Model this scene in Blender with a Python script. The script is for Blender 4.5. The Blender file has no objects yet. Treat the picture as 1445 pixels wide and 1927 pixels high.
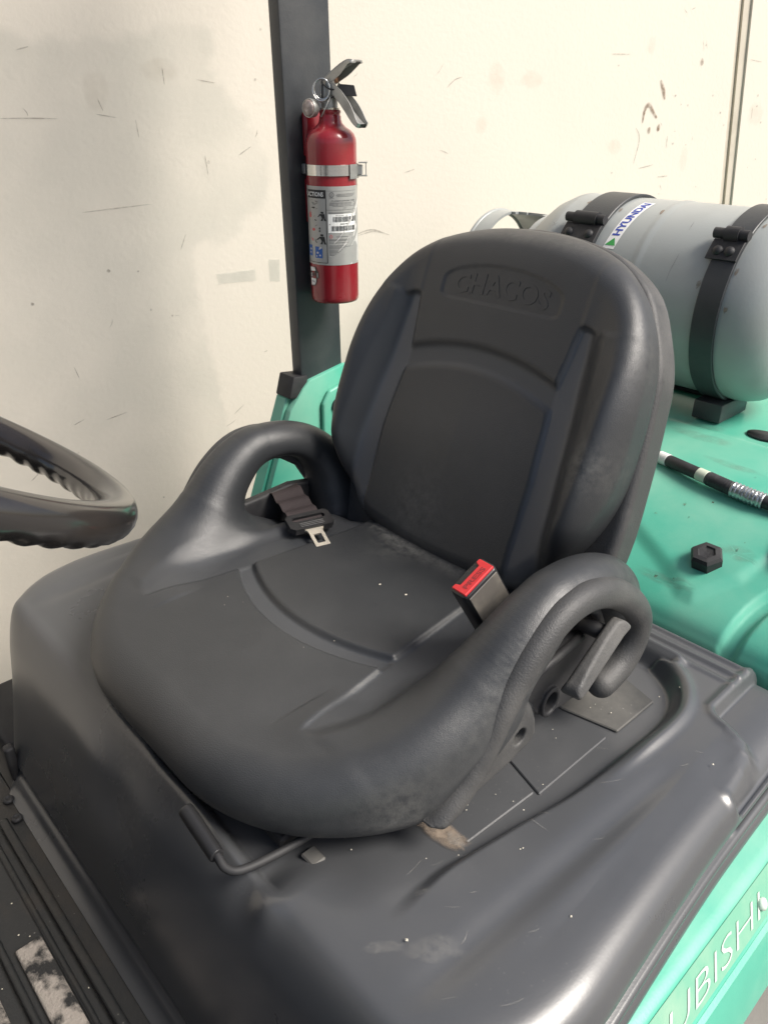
import bpy, bmesh, math, random
import numpy as np
from mathutils import Vector, Matrix
R = math.radians
SC = bpy.context.scene
COL = SC.collection
random.seed(7); RNG = np.random.default_rng(7)

# ------------------------------------------------------------------ camera, sky, sun, exposure
PITCH, AZ = R(27.8), R(42.7)
HEAD = np.array([-math.cos(AZ), math.sin(AZ), 0.0])
RIGHT = np.array([math.sin(AZ), math.cos(AZ), 0.0])
CAM = np.array([0.624, -0.56, 0.496])
cd = bpy.data.cameras.new('camera'); cam = bpy.data.objects.new('camera', cd); COL.objects.link(cam)
fwd = Vector((HEAD[0]*math.cos(PITCH), HEAD[1]*math.cos(PITCH), -math.sin(PITCH)))
cam.rotation_euler = fwd.to_track_quat('-Z', 'Y').to_euler(); cam.location = CAM
cd.sensor_fit = 'VERTICAL'; cd.sensor_height = 36.0; cd.lens = 1447.0/1927.0*36.0
cd.clip_start = 0.02; cd.clip_end = 500
SC.camera = cam
SUN_EL, SUN_AZ = R(47), R(63)          # azimuth clockwise from +Y
w = bpy.data.worlds.new('World'); SC.world = w; w.use_nodes = True
nt = w.node_tree
sky = nt.nodes.new('ShaderNodeTexSky'); sky.sky_type = 'NISHITA'; sky.sun_disc = False
sky.sun_elevation = SUN_EL; sky.sun_rotation = SUN_AZ; sky.air_density = 1.0; sky.dust_density = 3.5; sky.ozone_density = 1.0
bg = nt.nodes['Background']; nt.links.new(sky.outputs[0], bg.inputs[0]); bg.inputs[1].default_value = 0.08
ld = bpy.data.lights.new('sun', 'SUN'); ld.energy = 2.8; ld.angle = R(26); ld.color = (1.0, 0.95, 0.88)
sun = bpy.data.objects.new('sun', ld); COL.objects.link(sun)
sdir = Vector((math.sin(SUN_AZ)*math.cos(SUN_EL), math.cos(SUN_AZ)*math.cos(SUN_EL), math.sin(SUN_EL)))
sun.rotation_euler = (-sdir).to_track_quat('-Z', 'Y').to_euler(); sun.location = sdir*6
SC.view_settings.view_transform = 'Standard'; SC.view_settings.look = 'None'
SC.view_settings.exposure = 0.85; SC.view_settings.gamma = 1.0

# ------------------------------------------------------------------ materials
def mat(name, base, rough=0.5, metal=0.0, dirt=None, dirt_amt=0.0, dirt_scale=6.0, bump=0.0, bump_scale=200.0,
        var=0.0, spec=0.5, coat=0.0, leather=0.0, wave=0.0, sheen=0.0, specks=0.0, dirt_lo=0.45, dirt_hi=0.75, attrs=()):
    m = bpy.data.materials.new(name); m.use_nodes = True
    t = m.node_tree; N = t.nodes; L = t.links
    p = N['Principled BSDF']
    p.inputs['Roughness'].default_value = rough; p.inputs['Metallic'].default_value = metal
    p.inputs['Specular IOR Level'].default_value = spec; p.inputs['Coat Weight'].default_value = coat
    p.inputs['Coat Roughness'].default_value = 0.12
    if sheen: p.inputs['Sheen Weight'].default_value = sheen; p.inputs['Sheen Roughness'].default_value = 0.5
    tc = N.new('ShaderNodeTexCoord'); vec = tc.outputs['Object']
    def noise(scale, detail=4.0, rgh=0.6):
        n = N.new('ShaderNodeTexNoise'); n.inputs['Scale'].default_value = scale
        n.inputs['Detail'].default_value = detail; n.inputs['Roughness'].default_value = rgh
        L.new(vec, n.inputs['Vector']); return n.outputs['Fac']
    def ramp(s, lo, hi):
        r = N.new('ShaderNodeMapRange'); r.inputs['From Min'].default_value = lo; r.inputs['From Max'].default_value = hi
        L.new(s, r.inputs['Value']); return r.outputs['Result']
    def mix(f, a, b):
        x = N.new('ShaderNodeMix'); x.data_type = 'RGBA'
        for sck, v in ((x.inputs['Factor'], f), (x.inputs['A'], a), (x.inputs['B'], b)):
            if isinstance(v, (tuple, list)): sck.default_value = tuple(v[:3]) + (1,)
            elif isinstance(v, float): sck.default_value = v
            else: L.new(v, sck)
        return x.outputs['Result']
    def mul(a, b):
        x = N.new('ShaderNodeMath'); x.operation = 'MULTIPLY'
        for i, v in enumerate((a, b)):
            if isinstance(v, float): x.inputs[i].default_value = v
            else: L.new(v, x.inputs[i])
        return x.outputs[0]
    c = tuple(base)
    if var:
        c = mix(ramp(noise(9.0, 5.0), 0.3, 0.7), tuple(v*(1-var) for v in base), tuple(min(1, v*(1+var)) for v in base))
    if dirt and dirt_amt:
        f = mul(ramp(noise(dirt_scale, 7.0, 0.6), dirt_lo, dirt_hi), dirt_amt)
        c = mix(f, c, dirt)
        rr = N.new('ShaderNodeMath'); rr.operation = 'ADD'; rr.use_clamp = True
        L.new(mul(f, 0.25), rr.inputs[0]); rr.inputs[1].default_value = rough
        L.new(rr.outputs[0], p.inputs['Roughness'])
    if specks:
        v = N.new('ShaderNodeTexVoronoi'); v.inputs['Scale'].default_value = 130; L.new(vec, v.inputs['Vector'])
        f = mul(mul(ramp(v.outputs['Distance'], 0.16, 0.05), ramp(noise(7.0, 3.0), 0.56, 0.66)), specks)
        c = mix(f, c, (0.35, 0.34, 0.31))
    for an, ac, sc_ in attrs:
        at = N.new('ShaderNodeAttribute'); at.attribute_name = an; f = at.outputs['Fac']
        if sc_: f = mul(f, ramp(noise(sc_, 6.0, 0.7), 0.36, 0.64))
        c = mix(f, c, ac)
    if isinstance(c, tuple): p.inputs['Base Color'].default_value = c + (1,)
    else: L.new(c, p.inputs['Base Color'])
    prev = None
    def addbump(h, strength, dist):
        nonlocal prev
        b = N.new('ShaderNodeBump'); b.inputs['Strength'].default_value = strength; b.inputs['Distance'].default_value = dist
        L.new(h, b.inputs['Height'])
        if prev is not None: L.new(prev, b.inputs['Normal'])
        prev = b.outputs['Normal']
    if wave: addbump(noise(5.0, 2.0, 0.4), wave, 0.02)
    if bump: addbump(noise(bump_scale, 3.0), bump, 0.002)
    if leather:
        v = N.new('ShaderNodeTexVoronoi'); v.feature = 'DISTANCE_TO_EDGE'; v.inputs['Scale'].default_value = 560
        dn = N.new('ShaderNodeVectorMath'); dn.operation = 'ADD'
        nn = N.new('ShaderNodeTexNoise'); nn.inputs['Scale'].default_value = 160; L.new(vec, nn.inputs['Vector'])
        sc = N.new('ShaderNodeVectorMath'); sc.operation = 'SCALE'; sc.inputs['Scale'].default_value = 0.004
        L.new(nn.outputs['Color'], sc.inputs[0]); L.new(vec, dn.inputs[0]); L.new(sc.outputs[0], dn.inputs[1])
        L.new(dn.outputs[0], v.inputs['Vector'])
        addbump(ramp(v.outputs['Distance'], 0.0, 0.25), leather, 0.0004)
        addbump(noise(70.0, 3.0), leather*0.5, 0.001)
    if prev is not None: L.new(prev, p.inputs['Normal'])
    return m

M = {}
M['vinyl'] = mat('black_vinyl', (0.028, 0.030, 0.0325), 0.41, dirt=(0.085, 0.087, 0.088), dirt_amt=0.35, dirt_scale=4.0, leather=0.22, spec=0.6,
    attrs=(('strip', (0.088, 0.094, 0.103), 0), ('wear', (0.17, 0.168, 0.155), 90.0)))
M['shell'] = mat('seat_shell_plastic', (0.05, 0.05, 0.05), 0.5, dirt=(0.17, 0.165, 0.155), dirt_amt=0.6, dirt_scale=7.0, bump=0.35, bump_scale=500.0)
M['hood'] = mat('hood_plastic', (0.062, 0.065, 0.069), 0.26, dirt=(0.125, 0.125, 0.127), dirt_amt=0.4, dirt_scale=2.6, wave=0.06, specks=0.12, bump=0.04, bump_scale=420.0, dirt_lo=0.35, dirt_hi=0.8, spec=0.75)  # some real dust; base and dust tones also lifted to imitate veiling glare
M['seal'] = mat('rubber_seal', (0.03, 0.03, 0.032), 0.42, dirt=(0.16, 0.15, 0.14), dirt_amt=0.5, dirt_scale=20.0)
M['plate'] = mat('dusty_mount_plate', (0.06, 0.06, 0.058), 0.55, dirt=(0.2, 0.19, 0.17), dirt_amt=0.7, dirt_scale=9.0, specks=0.8)
M['rust'] = mat('rusty_steel', (0.12, 0.10, 0.085), 0.7, dirt=(0.26, 0.21, 0.16), dirt_amt=0.9, dirt_scale=30.0, bump=0.5, bump_scale=250.0)
M['floor'] = mat('worn_black_floor', (0.012, 0.013, 0.014), 0.45, dirt=(0.06, 0.045, 0.032), dirt_amt=0.7, dirt_scale=9.0, bump=0.4, bump_scale=130.0, specks=1.0, dirt_lo=0.5, dirt_hi=0.8)
M['grip'] = mat('worn_grip_strip', (0.30, 0.27, 0.24), 0.75, dirt=(0.02, 0.02, 0.02), dirt_amt=1.0, dirt_scale=34.0, bump=0.8, bump_scale=300.0, dirt_lo=0.46, dirt_hi=0.58)
M['green'] = mat('green_paint', (0.085, 0.42, 0.30), 0.36, dirt=(0.33, 0.42, 0.33), dirt_amt=0.6, dirt_scale=4.5, wave=0.06, specks=0.25, bump=0.06, bump_scale=300.0, var=0.08, spec=0.5, dirt_lo=0.42, dirt_hi=0.85)
M['black'] = mat('black_paint', (0.030, 0.034, 0.038), 0.42, dirt=(0.09, 0.09, 0.085), dirt_amt=0.5, dirt_scale=8.0, bump=0.12, bump_scale=260.0)
M['matte'] = mat('matte_black', (0.018, 0.018, 0.02), 0.6, dirt=(0.08, 0.08, 0.075), dirt_amt=0.4, dirt_scale=20.0)
M['tank'] = mat('grey_tank_paint', (0.33, 0.35, 0.34), 0.30, dirt=(0.24, 0.24, 0.22), dirt_amt=0.5, dirt_scale=5.0, wave=0.05, bump=0.08, bump_scale=260.0)
M['tankdark'] = mat('dark_green_grey_inside', (0.10, 0.13, 0.125), 0.5)
M['red'] = mat('red_enamel', (0.25, 0.012, 0.02), 0.22, dirt=(0.25, 0.07, 0.07), dirt_amt=0.35, dirt_scale=14.0, coat=0.3, wave=0.05)
M['redplastic'] = mat('red_plastic', (0.62, 0.03, 0.035), 0.4)
M['steel'] = mat('bright_steel', (0.66, 0.66, 0.64), 0.16, 1.0, bump=0.05)
M['alu'] = mat('dull_aluminium', (0.42, 0.42, 0.40), 0.42, 0.75, dirt=(0.25, 0.24, 0.22), dirt_amt=0.6, dirt_scale=40.0)
M['latch'] = mat('plated_latch_steel', (0.80, 0.74, 0.62), 0.32, 0.8)
M['brass'] = mat('copper_pin', (0.42, 0.22, 0.13), 0.45, 0.6)
M['web'] = mat('brown_belt_webbing', (0.040, 0.029, 0.029), 0.78, var=0.2, bump=0.6, bump_scale=420.0)
M['beltplastic'] = mat('belt_black_plastic', (0.02, 0.02, 0.021), 0.35)
M['buckle_lit'] = mat('lit_buckle_plastic', (0.12, 0.11, 0.098), 0.38, dirt=(0.30, 0.27, 0.22), dirt_amt=0.9, dirt_scale=22.0)  # paler than the buckle body: paints the light falling on its side
M['wheel'] = mat('steering_wheel_rubber', (0.020, 0.018, 0.017), 0.20, dirt=(0.09, 0.07, 0.055), dirt_amt=0.25, dirt_scale=12.0, wave=0.0, coat=0.4)
M['white'] = mat('white_print', (0.78, 0.78, 0.75), 0.5)
M['letterwhite'] = mat('cream_letter_print', (0.60, 0.70, 0.60), 0.5, dirt=(0.25, 0.45, 0.34), dirt_amt=0.8, dirt_scale=45.0)
M['ink'] = mat('black_ink', (0.02, 0.02, 0.02), 0.55)
M['greyink'] = mat('grey_ink', (0.12, 0.12, 0.12), 0.55)
M['blue'] = mat('blue_ink', (0.03, 0.06, 0.35), 0.5)
M['blueicon'] = mat('blue_icon_ink', (0.03, 0.12, 0.40), 0.5)
M['pink'] = mat('pink_ink', (0.65, 0.10, 0.10), 0.5)
M['greeninkt'] = mat('green_ink', (0.04, 0.32, 0.07), 0.5)
M['silverlabel'] = mat('silver_label', (0.40, 0.40, 0.38), 0.34, 0.25, var=0.1)
M['palelabel'] = mat('pale_label', (0.58, 0.57, 0.54), 0.4)
M['stripe'] = mat('pale_green_stripe', (0.16, 0.40, 0.28), 0.4, dirt=(0.34, 0.46, 0.34), dirt_amt=0.6, dirt_scale=14.0)
M['glass'] = mat('gauge_glass', (0.28, 0.22, 0.20), 0.12, dirt=(0.6, 0.5, 0.45), dirt_amt=0.9, dirt_scale=90.0, coat=0.6)
M['hose'] = mat('hose_rubber', (0.025, 0.025, 0.027), 0.55, dirt=(0.10, 0.10, 0.10), dirt_amt=0.5, dirt_scale=30.0)
M['tape'] = mat('pale_tape', (0.55, 0.60, 0.48), 0.5)
M['foil'] = mat('crimped_foil', (0.5, 0.52, 0.52), 0.28, 0.85, bump=1.0, bump_scale=160.0)
M['ground'] = mat('concrete_ground', (0.26, 0.25, 0.23), 0.85, dirt=(0.12, 0.11, 0.10), dirt_amt=0.6, dirt_scale=1.5, bump=0.5, bump_scale=60.0)
M['crumb'] = mat('pale_crumb', (0.6, 0.56, 0.46), 0.8)
M['wall'] = mat('off_white_wall_paint', (0.68, 0.628, 0.543), 0.6, dirt=(0.56, 0.52, 0.44), dirt_amt=0.25, dirt_scale=2.2, bump=0.25, bump_scale=90.0, wave=0.05, dirt_lo=0.5, dirt_hi=0.8)
M['joint'] = mat('wall_joint_trim', (0.56, 0.51, 0.42), 0.6, dirt=(0.3, 0.26, 0.2), dirt_amt=0.4, dirt_scale=14.0)

def alpha_mat(name, col, rough=0.7, rag=0.5, rag_scale=60.0, strength=1.0):
    m = bpy.data.materials.new(name); m.use_nodes = True
    t = m.node_tree; N = t.nodes; L = t.links; p = N['Principled BSDF']
    p.inputs['Base Color'].default_value = tuple(col) + (1,); p.inputs['Roughness'].default_value = rough
    a = N.new('ShaderNodeAttribute'); a.attribute_name = 'fade'
    tc = N.new('ShaderNodeTexCoord'); n = N.new('ShaderNodeTexNoise'); n.inputs['Scale'].default_value = rag_scale
    n.inputs['Detail'].default_value = 6; L.new(tc.outputs['Object'], n.inputs['Vector'])
    r = N.new('ShaderNodeMapRange'); r.inputs['From Min'].default_value = 0.5-rag*0.3; r.inputs['From Max'].default_value = 0.5+rag*0.15+0.02
    r.inputs['To Min'].default_value = 1-rag; r.inputs['To Max'].default_value = 1.0
    L.new(n.outputs['Fac'], r.inputs['Value'])
    x = N.new('ShaderNodeMath'); x.operation = 'MULTIPLY'; L.new(a.outputs['Fac'], x.inputs[0]); L.new(r.outputs['Result'], x.inputs[1])
    y = N.new('ShaderNodeMath'); y.operation = 'MULTIPLY'; L.new(x.outputs[0], y.inputs[0]); y.inputs[1].default_value = strength
    L.new(y.outputs[0], p.inputs['Alpha'])
    return m
M['scuffbrown'] = alpha_mat('brown_scuff', (0.20, 0.12, 0.07), rag=0.9, rag_scale=70.0, strength=0.75)
M['scuffdark'] = alpha_mat('dark_scuff', (0.12, 0.10, 0.08), rag=0.8, rag_scale=120.0, strength=0.42)
M['grime'] = alpha_mat('grime_green_bounce', (0.40, 0.45, 0.42), rag=0.5, rag_scale=9.0, strength=0.9)  # grey stain; its green tint imitates light bounced onto the wall
M['smudge'] = alpha_mat('faint_smudge', (0.40, 0.30, 0.20), rag=0.95, rag_scale=45.0, strength=0.09)
M['rustspot'] = alpha_mat('rust_spot', (0.27, 0.215, 0.165), rag=0.9, rag_scale=110.0, strength=0.95)
M['scrape'] = alpha_mat('pale_scrape', (0.36, 0.35, 0.32), rag=0.95, rag_scale=160.0, strength=0.32)
M['dustpatch'] = alpha_mat('dust_patch', (0.24, 0.23, 0.20), rag=0.95, rag_scale=70.0, strength=0.2)

# ------------------------------------------------------------------ object helpers
def link(o, parent=None, label=None, cat=None, group=None, kind=None):
    COL.objects.link(o)
    if parent is not None: o.parent = parent
    if label: o['label'] = label
    if cat: o['category'] = cat
    if group: o['group'] = group
    if kind: o['kind'] = kind
    return o
def empty(name, loc, rz=0.0, **k):
    o = bpy.data.objects.new(name, None); o.location = loc; o.rotation_euler = (0, 0, rz); o.empty_display_size = 0.05
    return link(o, **k)
def obj(name, vf, m, parent=None, smooth=True, sharp=None, **k):
    v, f = vf
    me = bpy.data.meshes.new(name)
    me.from_pydata([tuple(map(float, p)) for p in v], [], [tuple(map(int, q)) for q in f])
    me.update(); me.validate()
    me.materials.append(M[m])
    me.polygons.foreach_set('use_smooth', [smooth]*len(me.polygons))
    if smooth and sharp: me.set_sharp_from_angle(angle=R(sharp))
    return link(bpy.data.objects.new(name, me), parent, **k)
def obj_np(name, v, q, m, parent=None, **k):       # big quad mesh
    me = bpy.data.meshes.new(name); n = len(q)
    me.vertices.add(len(v)); me.vertices.foreach_set('co', np.ascontiguousarray(v, dtype=np.float32).ravel())
    me.loops.add(n*4); me.loops.foreach_set('vertex_index', np.ascontiguousarray(q, dtype=np.int32).ravel())
    me.polygons.add(n); me.polygons.foreach_set('loop_start', np.arange(0, 4*n, 4, dtype=np.int32))
    me.update(calc_edges=True); me.validate()
    me.polygons.foreach_set('use_smooth', np.ones(n, dtype=bool)); me.materials.append(M[m]); me.update()
    return link(bpy.data.objects.new(name, me), parent, **k)
def join(*vfs):
    V, F = [], []
    for v, f in vfs:
        o = len(V); V += [tuple(p) for p in v]; F += [tuple(i+o for i in q) for q in f]
    return V, F
def xf(vf, fn): return [fn(Vector(p)) for p in vf[0]], vf[1]
def bm_out(bm):
    bm.normal_update(); bm.verts.index_update()
    v = [tuple(p.co) for p in bm.verts]; f = [[q.index for q in p.verts] for p in bm.faces]; bm.free(); return v, f
def box(c, s, bev=0.002, seg=2, mtx=None):
    bm = bmesh.new(); bmesh.ops.create_cube(bm, size=1.0)
    for p in bm.verts: p.co = Vector((p.co.x*s[0], p.co.y*s[1], p.co.z*s[2]))
    if bev: bmesh.ops.bevel(bm, geom=list(bm.edges), offset=bev, segments=seg, affect='EDGES', profile=0.5)
    for p in bm.verts:
        if mtx is not None: p.co = mtx @ p.co
        p.co += Vector(c)
    return bm_out(bm)
def prism(poly, a, b, bev=0.002, seg=2, place=None):
    """polygon in (u,v) extruded from w=a to w=b ; place(u,v,w) -> xyz"""
    bm = bmesh.new(); lo = [bm.verts.new((u, v, a)) for u, v in poly]; hi = [bm.verts.new((u, v, b)) for u, v in poly]
    n = len(poly)
    bm.faces.new(lo[::-1]); bm.faces.new(hi)
    for i in range(n): bm.faces.new((lo[i], lo[(i+1) % n], hi[(i+1) % n], hi[i]))
    bmesh.ops.recalc_face_normals(bm, faces=list(bm.faces))
    if bev: bmesh.ops.bevel(bm, geom=list(bm.edges), offset=bev, segments=seg, affect='EDGES', profile=0.5, clamp_overlap=True)
    if place:
        for p in bm.verts: p.co = Vector(place(*p.co))
        bmesh.ops.recalc_face_normals(bm, faces=list(bm.faces))
    return bm_out(bm)
def lathe(prof, seg=40, place=None, cap=True):
    V, F = [], []
    for r, z in prof:
        for i in range(seg):
            a = 2*math.pi*i/seg; V.append((r*math.cos(a), r*math.sin(a), z))
    for j in range(len(prof)-1):
        for i in range(seg):
            F.append((j*seg+i, j*seg+(i+1) % seg, (j+1)*seg+(i+1) % seg, (j+1)*seg+i))
    if cap:
        F.append(tuple(range(seg))[::-1]); F.append(tuple((len(prof)-1)*seg+i for i in range(seg)))
    if place: V = [tuple(place(*p)) for p in V]
    return V, F
def spline(P, n, closed=False):
    P = np.asarray(P, float); k = len(P); out = []
    segs = k if closed else k-1
    for i in range(segs):
        if closed: a, b, c, d = P[(i-1) % k], P[i], P[(i+1) % k], P[(i+2) % k]
        else: a, b, c, d = P[max(i-1, 0)], P[i], P[i+1], P[min(i+2, k-1)]
        for t in np.linspace(0, 1, n, endpoint=False):
            out.append(0.5*((2*b)+(c-a)*t+(2*a-5*b+4*c-d)*t*t+(3*b-a-3*c+d)*t**3))
    if not closed: out.append(P[-1])
    return np.array(out)
def tube(path, rad, seg=14, closed=False, sect=None):
    P = np.asarray(path, float); n = len(P); rad = np.broadcast_to(np.asarray(rad, float), (n,))
    T = (np.roll(P, -1, 0)-np.roll(P, 1, 0)) if closed else np.gradient(P, axis=0)
    T /= np.linalg.norm(T, axis=1)[:, None]+1e-12
    up = np.array([0, 0, 1.0]) if abs(T[0][2]) < 0.9 else np.array([1.0, 0, 0])
    V, F = [], []; nrm = up-T[0]*(up@T[0]); nrm /= np.linalg.norm(nrm)
    for i in range(n):
        nrm = nrm-T[i]*(nrm@T[i]); nrm /= np.linalg.norm(nrm); b = np.cross(T[i], nrm)
        for j in range(seg):
            a = 2*math.pi*j/seg; ca, sa = math.cos(a), math.sin(a)
            if sect: ca, sa = ca*sect[0], sa*sect[1]
            V.append(tuple(P[i]+rad[i]*(ca*nrm+sa*b)))
    for i in range(n if closed else n-1):
        for j in range(seg):
            k = (i+1) % n; F.append((i*seg+j, i*seg+(j+1) % seg, k*seg+(j+1) % seg, k*seg+j))
    if not closed: F.append(tuple(range(seg))[::-1]); F.append(tuple((n-1)*seg+j for j in range(seg)))
    return V, F
def ribbon(path, wdirs, width, thick):
    """flat strap: path (n,3), wdirs (n,3) across direction"""
    P = np.asarray(path, float); W = np.asarray(wdirs, float); T = np.gradient(P, axis=0)
    T /= np.linalg.norm(T, axis=1)[:, None]; W = W-T*(W*T).sum(1)[:, None]; W /= np.linalg.norm(W, axis=1)[:, None]
    Nn = np.cross(T, W); V, F = [], []; K = 10
    prof = [(-.5, -.5), (-.25, -.5), (0, -.5), (.25, -.5), (.5, -.5), (.5, .5), (.25, .5), (0, .5), (-.25, .5), (-.5, .5)]
    for i in range(len(P)):
        for a, b in prof: V.append(tuple(P[i]+W[i]*a*width+Nn[i]*b*thick))
    for i in range(len(P)-1):
        for j in range(K): F.append((i*K+j, i*K+(j+1) % K, (i+1)*K+(j+1) % K, (i+1)*K+j))
    F.append(tuple(range(K))[::-1]); F.append(tuple((len(P)-1)*K+j for j in range(K)))
    return V, F
def text_vf(body, size=1.0, depth=0.0, bold=0.0, shear=0.0, spacing=1.0):
    c = bpy.data.curves.new('lettering', 'FONT'); c.body = body; c.size = size; c.extrude = depth; c.offset = bold
    c.shear = shear; c.space_character = spacing; c.resolution_u = 3
    o = bpy.data.objects.new('lettering', c); COL.objects.link(o)
    dg = bpy.context.evaluated_depsgraph_get(); me = bpy.data.meshes.new_from_object(o.evaluated_get(dg))
    v = np.array([p.co[:] for p in me.vertices]); f = [tuple(q.vertices) for q in me.polygons]
    bpy.data.objects.remove(o); bpy.data.curves.remove(c); bpy.data.meshes.remove(me)
    return v, f
def fit_text(body, x0, x1, y0, y1, **k):           # text stretched to a rectangle
    v, f = text_vf(body, **k); a, b = v.min(0), v.max(0)
    v[:, 0] = x0+(v[:, 0]-a[0])/(b[0]-a[0])*(x1-x0); v[:, 1] = y0+(v[:, 1]-a[1])/(b[1]-a[1])*(y1-y0)
    return v, f
def smoothstep(a, b, x):
    t = np.clip((x-a)/(b-a), 0, 1); return t*t*(3-2*t)
def fade_mesh(rings, fades):                       # concentric rings (lists of xyz) with a fade per ring
    n = len(rings[0]); V = [p for r in rings for p in r]; F = []
    for j in range(len(rings)-1):
        for i in range(n): F.append((j*n+i, j*n+(i+1) % n, (j+1)*n+(i+1) % n, (j+1)*n+i))
    F.append(tuple(range(n))[::-1]); A = [a for a in fades for _ in range(n)]
    return V, F, A
def fade_obj(name, V, F, A, m, parent, **k):
    o = obj(name, (V, F), m, parent, smooth=False, **k)
    at = o.data.attributes.new('fade', 'FLOAT', 'POINT'); at.data.foreach_set('value', [float(a) for a in A]); return o
def blob(cx, cy, rx, ry, put, rot=0.0, n=18, jag=0.25, soft=(0.0, 0.7, 1.0), seed=0):
    g = np.random.default_rng(seed); rr = 1+jag*(g.random(n)-0.5)*2; rr = (rr+np.roll(rr, 1)+np.roll(rr, -1))/3; rings = []
    for s in (0.25, soft[1], soft[2]):
        ring = []
        for i in range(n):
            a = 2*math.pi*i/n; x, y = rx*s*rr[i]*math.cos(a), ry*s*rr[i]*math.sin(a)
            ring.append(put(cx+x*math.cos(rot)-y*math.sin(rot), cy+x*math.sin(rot)+y*math.cos(rot)))
        rings.append(ring)
    return fade_mesh(rings, (1, 0.85, 0))
def stroke(pts, wd, put, taper=True):
    P = spline(np.array(pts), 6); T = np.gradient(P, axis=0); T /= np.linalg.norm(T, axis=1)[:, None]+1e-9
    Nn = np.stack([-T[:, 1], T[:, 0]], 1); V, F, A = [], [], []
    for i, p in enumerate(P):
        s = i/(len(P)-1); k = wd*(0.35+0.65*math.sin(math.pi*s)) if taper else wd
        for o, a in ((-1, 0), (-.35, 1), (.35, 1), (1, 0)): q = p+Nn[i]*o*k; V.append(put(q[0], q[1])); A.append(a*(0.3 if i in (0, len(P)-1) else 1))
    for i in range(len(P)-1):
        for j in range(3): F.append((i*4+j, i*4+j+1, i*4+j+5, i*4+j+4))
    return V, F, A

# ------------------------------------------------------------------ implicit surfaces (surface nets)
def nets(f, lo, hi, h, sub=1, proj=2):
    lo = np.array(lo, float); n = np.ceil((np.array(hi)-lo)/h).astype(int)+1
    ax = [lo[i]+h*np.arange(n[i]) for i in range(3)]
    G = np.empty(n, np.float32)
    Y, Z = np.meshgrid(ax[1], ax[2], indexing='ij')
    st = max(1, 200000//(n[1]*n[2]))
    for i in range(0, n[0], st):
        xs = ax[0][i:i+st]; k = len(xs)
        P = np.empty((k, n[1], n[2], 3)); P[..., 0] = xs[:, None, None]; P[..., 1] = Y; P[..., 2] = Z
        G[i:i+k] = f(P.reshape(-1, 3)).reshape(k, n[1], n[2])
    S = G < 0
    c = np.zeros(n-1, np.int8)
    for dx in (0, 1):
        for dy in (0, 1):
            for dz in (0, 1): c += S[dx:n[0]-1+dx, dy:n[1]-1+dy, dz:n[2]-1+dz]
    cells = np.argwhere((c > 0) & (c < 8)); idx = -np.ones(n-1, np.int64); idx[tuple(cells.T)] = np.arange(len(cells))
    acc = np.zeros((len(cells), 3)); cnt = np.zeros(len(cells))
    cor = [(a, b, d) for a in (0, 1) for b in (0, 1) for d in (0, 1)]
    for a in cor:
        for k in range(3):
            if a[k]: continue
            b = list(a); b[k] = 1
            va = G[tuple((cells+a).T)]; vb = G[tuple((cells+b).T)]; m_ = (va < 0) != (vb < 0)
            t = np.where(m_, va/np.where(m_, va-vb, 1), 0); p = np.tile(np.array(a, float), (len(cells), 1)); p[:, k] = t
            acc[m_] += p[m_]; cnt[m_] += 1
    V = lo+h*(cells+acc/cnt[:, None])
    Q = []
    for k in range(3):
        u, v = (k+1) % 3, (k+2) % 3
        sl0 = [slice(None)]*3; sl1 = [slice(None)]*3; sl0[k] = slice(0, -1); sl1[k] = slice(1, None)
        A, B = S[tuple(sl0)], S[tuple(sl1)]
        e = np.argwhere(A != B); e = e[(e[:, u] > 0) & (e[:, v] > 0) & (e[:, u] < n[u]-1) & (e[:, v] < n[v]-1)]
        ins = A[tuple(e.T)]
        def id_(du, dv):
            q = e.copy(); q[:, u] += du; q[:, v] += dv; return idx[tuple(q.T)]
        q = np.stack([id_(-1, -1), id_(0, -1), id_(0, 0), id_(-1, 0)], 1)
        q[~ins] = q[~ins][:, ::-1]; Q.append(q)
    Q = np.concatenate(Q)
    def project(V):
        e = 4e-4; f0 = f(V); g = np.stack([f(V+np.eye(3)[i]*e)-f(V-np.eye(3)[i]*e) for i in range(3)], 1)/(2*e)
        return V-np.clip(f0, -h, h)[:, None]*g/np.maximum((g*g).sum(1), 0.25)[:, None]
    for _ in range(proj): V = project(V)
    for _ in range(sub):
        E = np.sort(np.stack([Q, np.roll(Q, -1, 1)], 2).reshape(-1, 2), 1)
        ue, inv = np.unique(E, axis=0, return_inverse=True); inv = inv.reshape(-1, 4); nv = len(V)
        mid = V[ue].mean(1); cen = V[Q].mean(1); ei = nv+inv; ci = nv+len(ue)+np.arange(len(Q))
        V = np.concatenate([V, mid, cen]); nq = []
        for j in range(4): nq.append(np.stack([Q[:, j], ei[:, j], ci, ei[:, j-1]], 1))
        Q = np.concatenate(nq); V = project(project(V))
    return V, Q
def smin(a, b, k):
    h = np.clip(0.5+0.5*(b-a)/k, 0, 1); return b*(1-h)+a*h-k*h*(1-h)
def sd_chain(P, path, rad):                        # union of tapered capsules along a path
    d = np.full(len(P), 1e3)
    for i in range(len(path)-1):
        a, b = path[i], path[i+1]; ab = b-a; t = np.clip(((P-a)@ab)/(ab@ab), 0, 1)
        d = np.minimum(d, np.linalg.norm(P-a-t[:, None]*ab, axis=1)-(rad[i]+(rad[i+1]-rad[i])*t))
    return d
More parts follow.
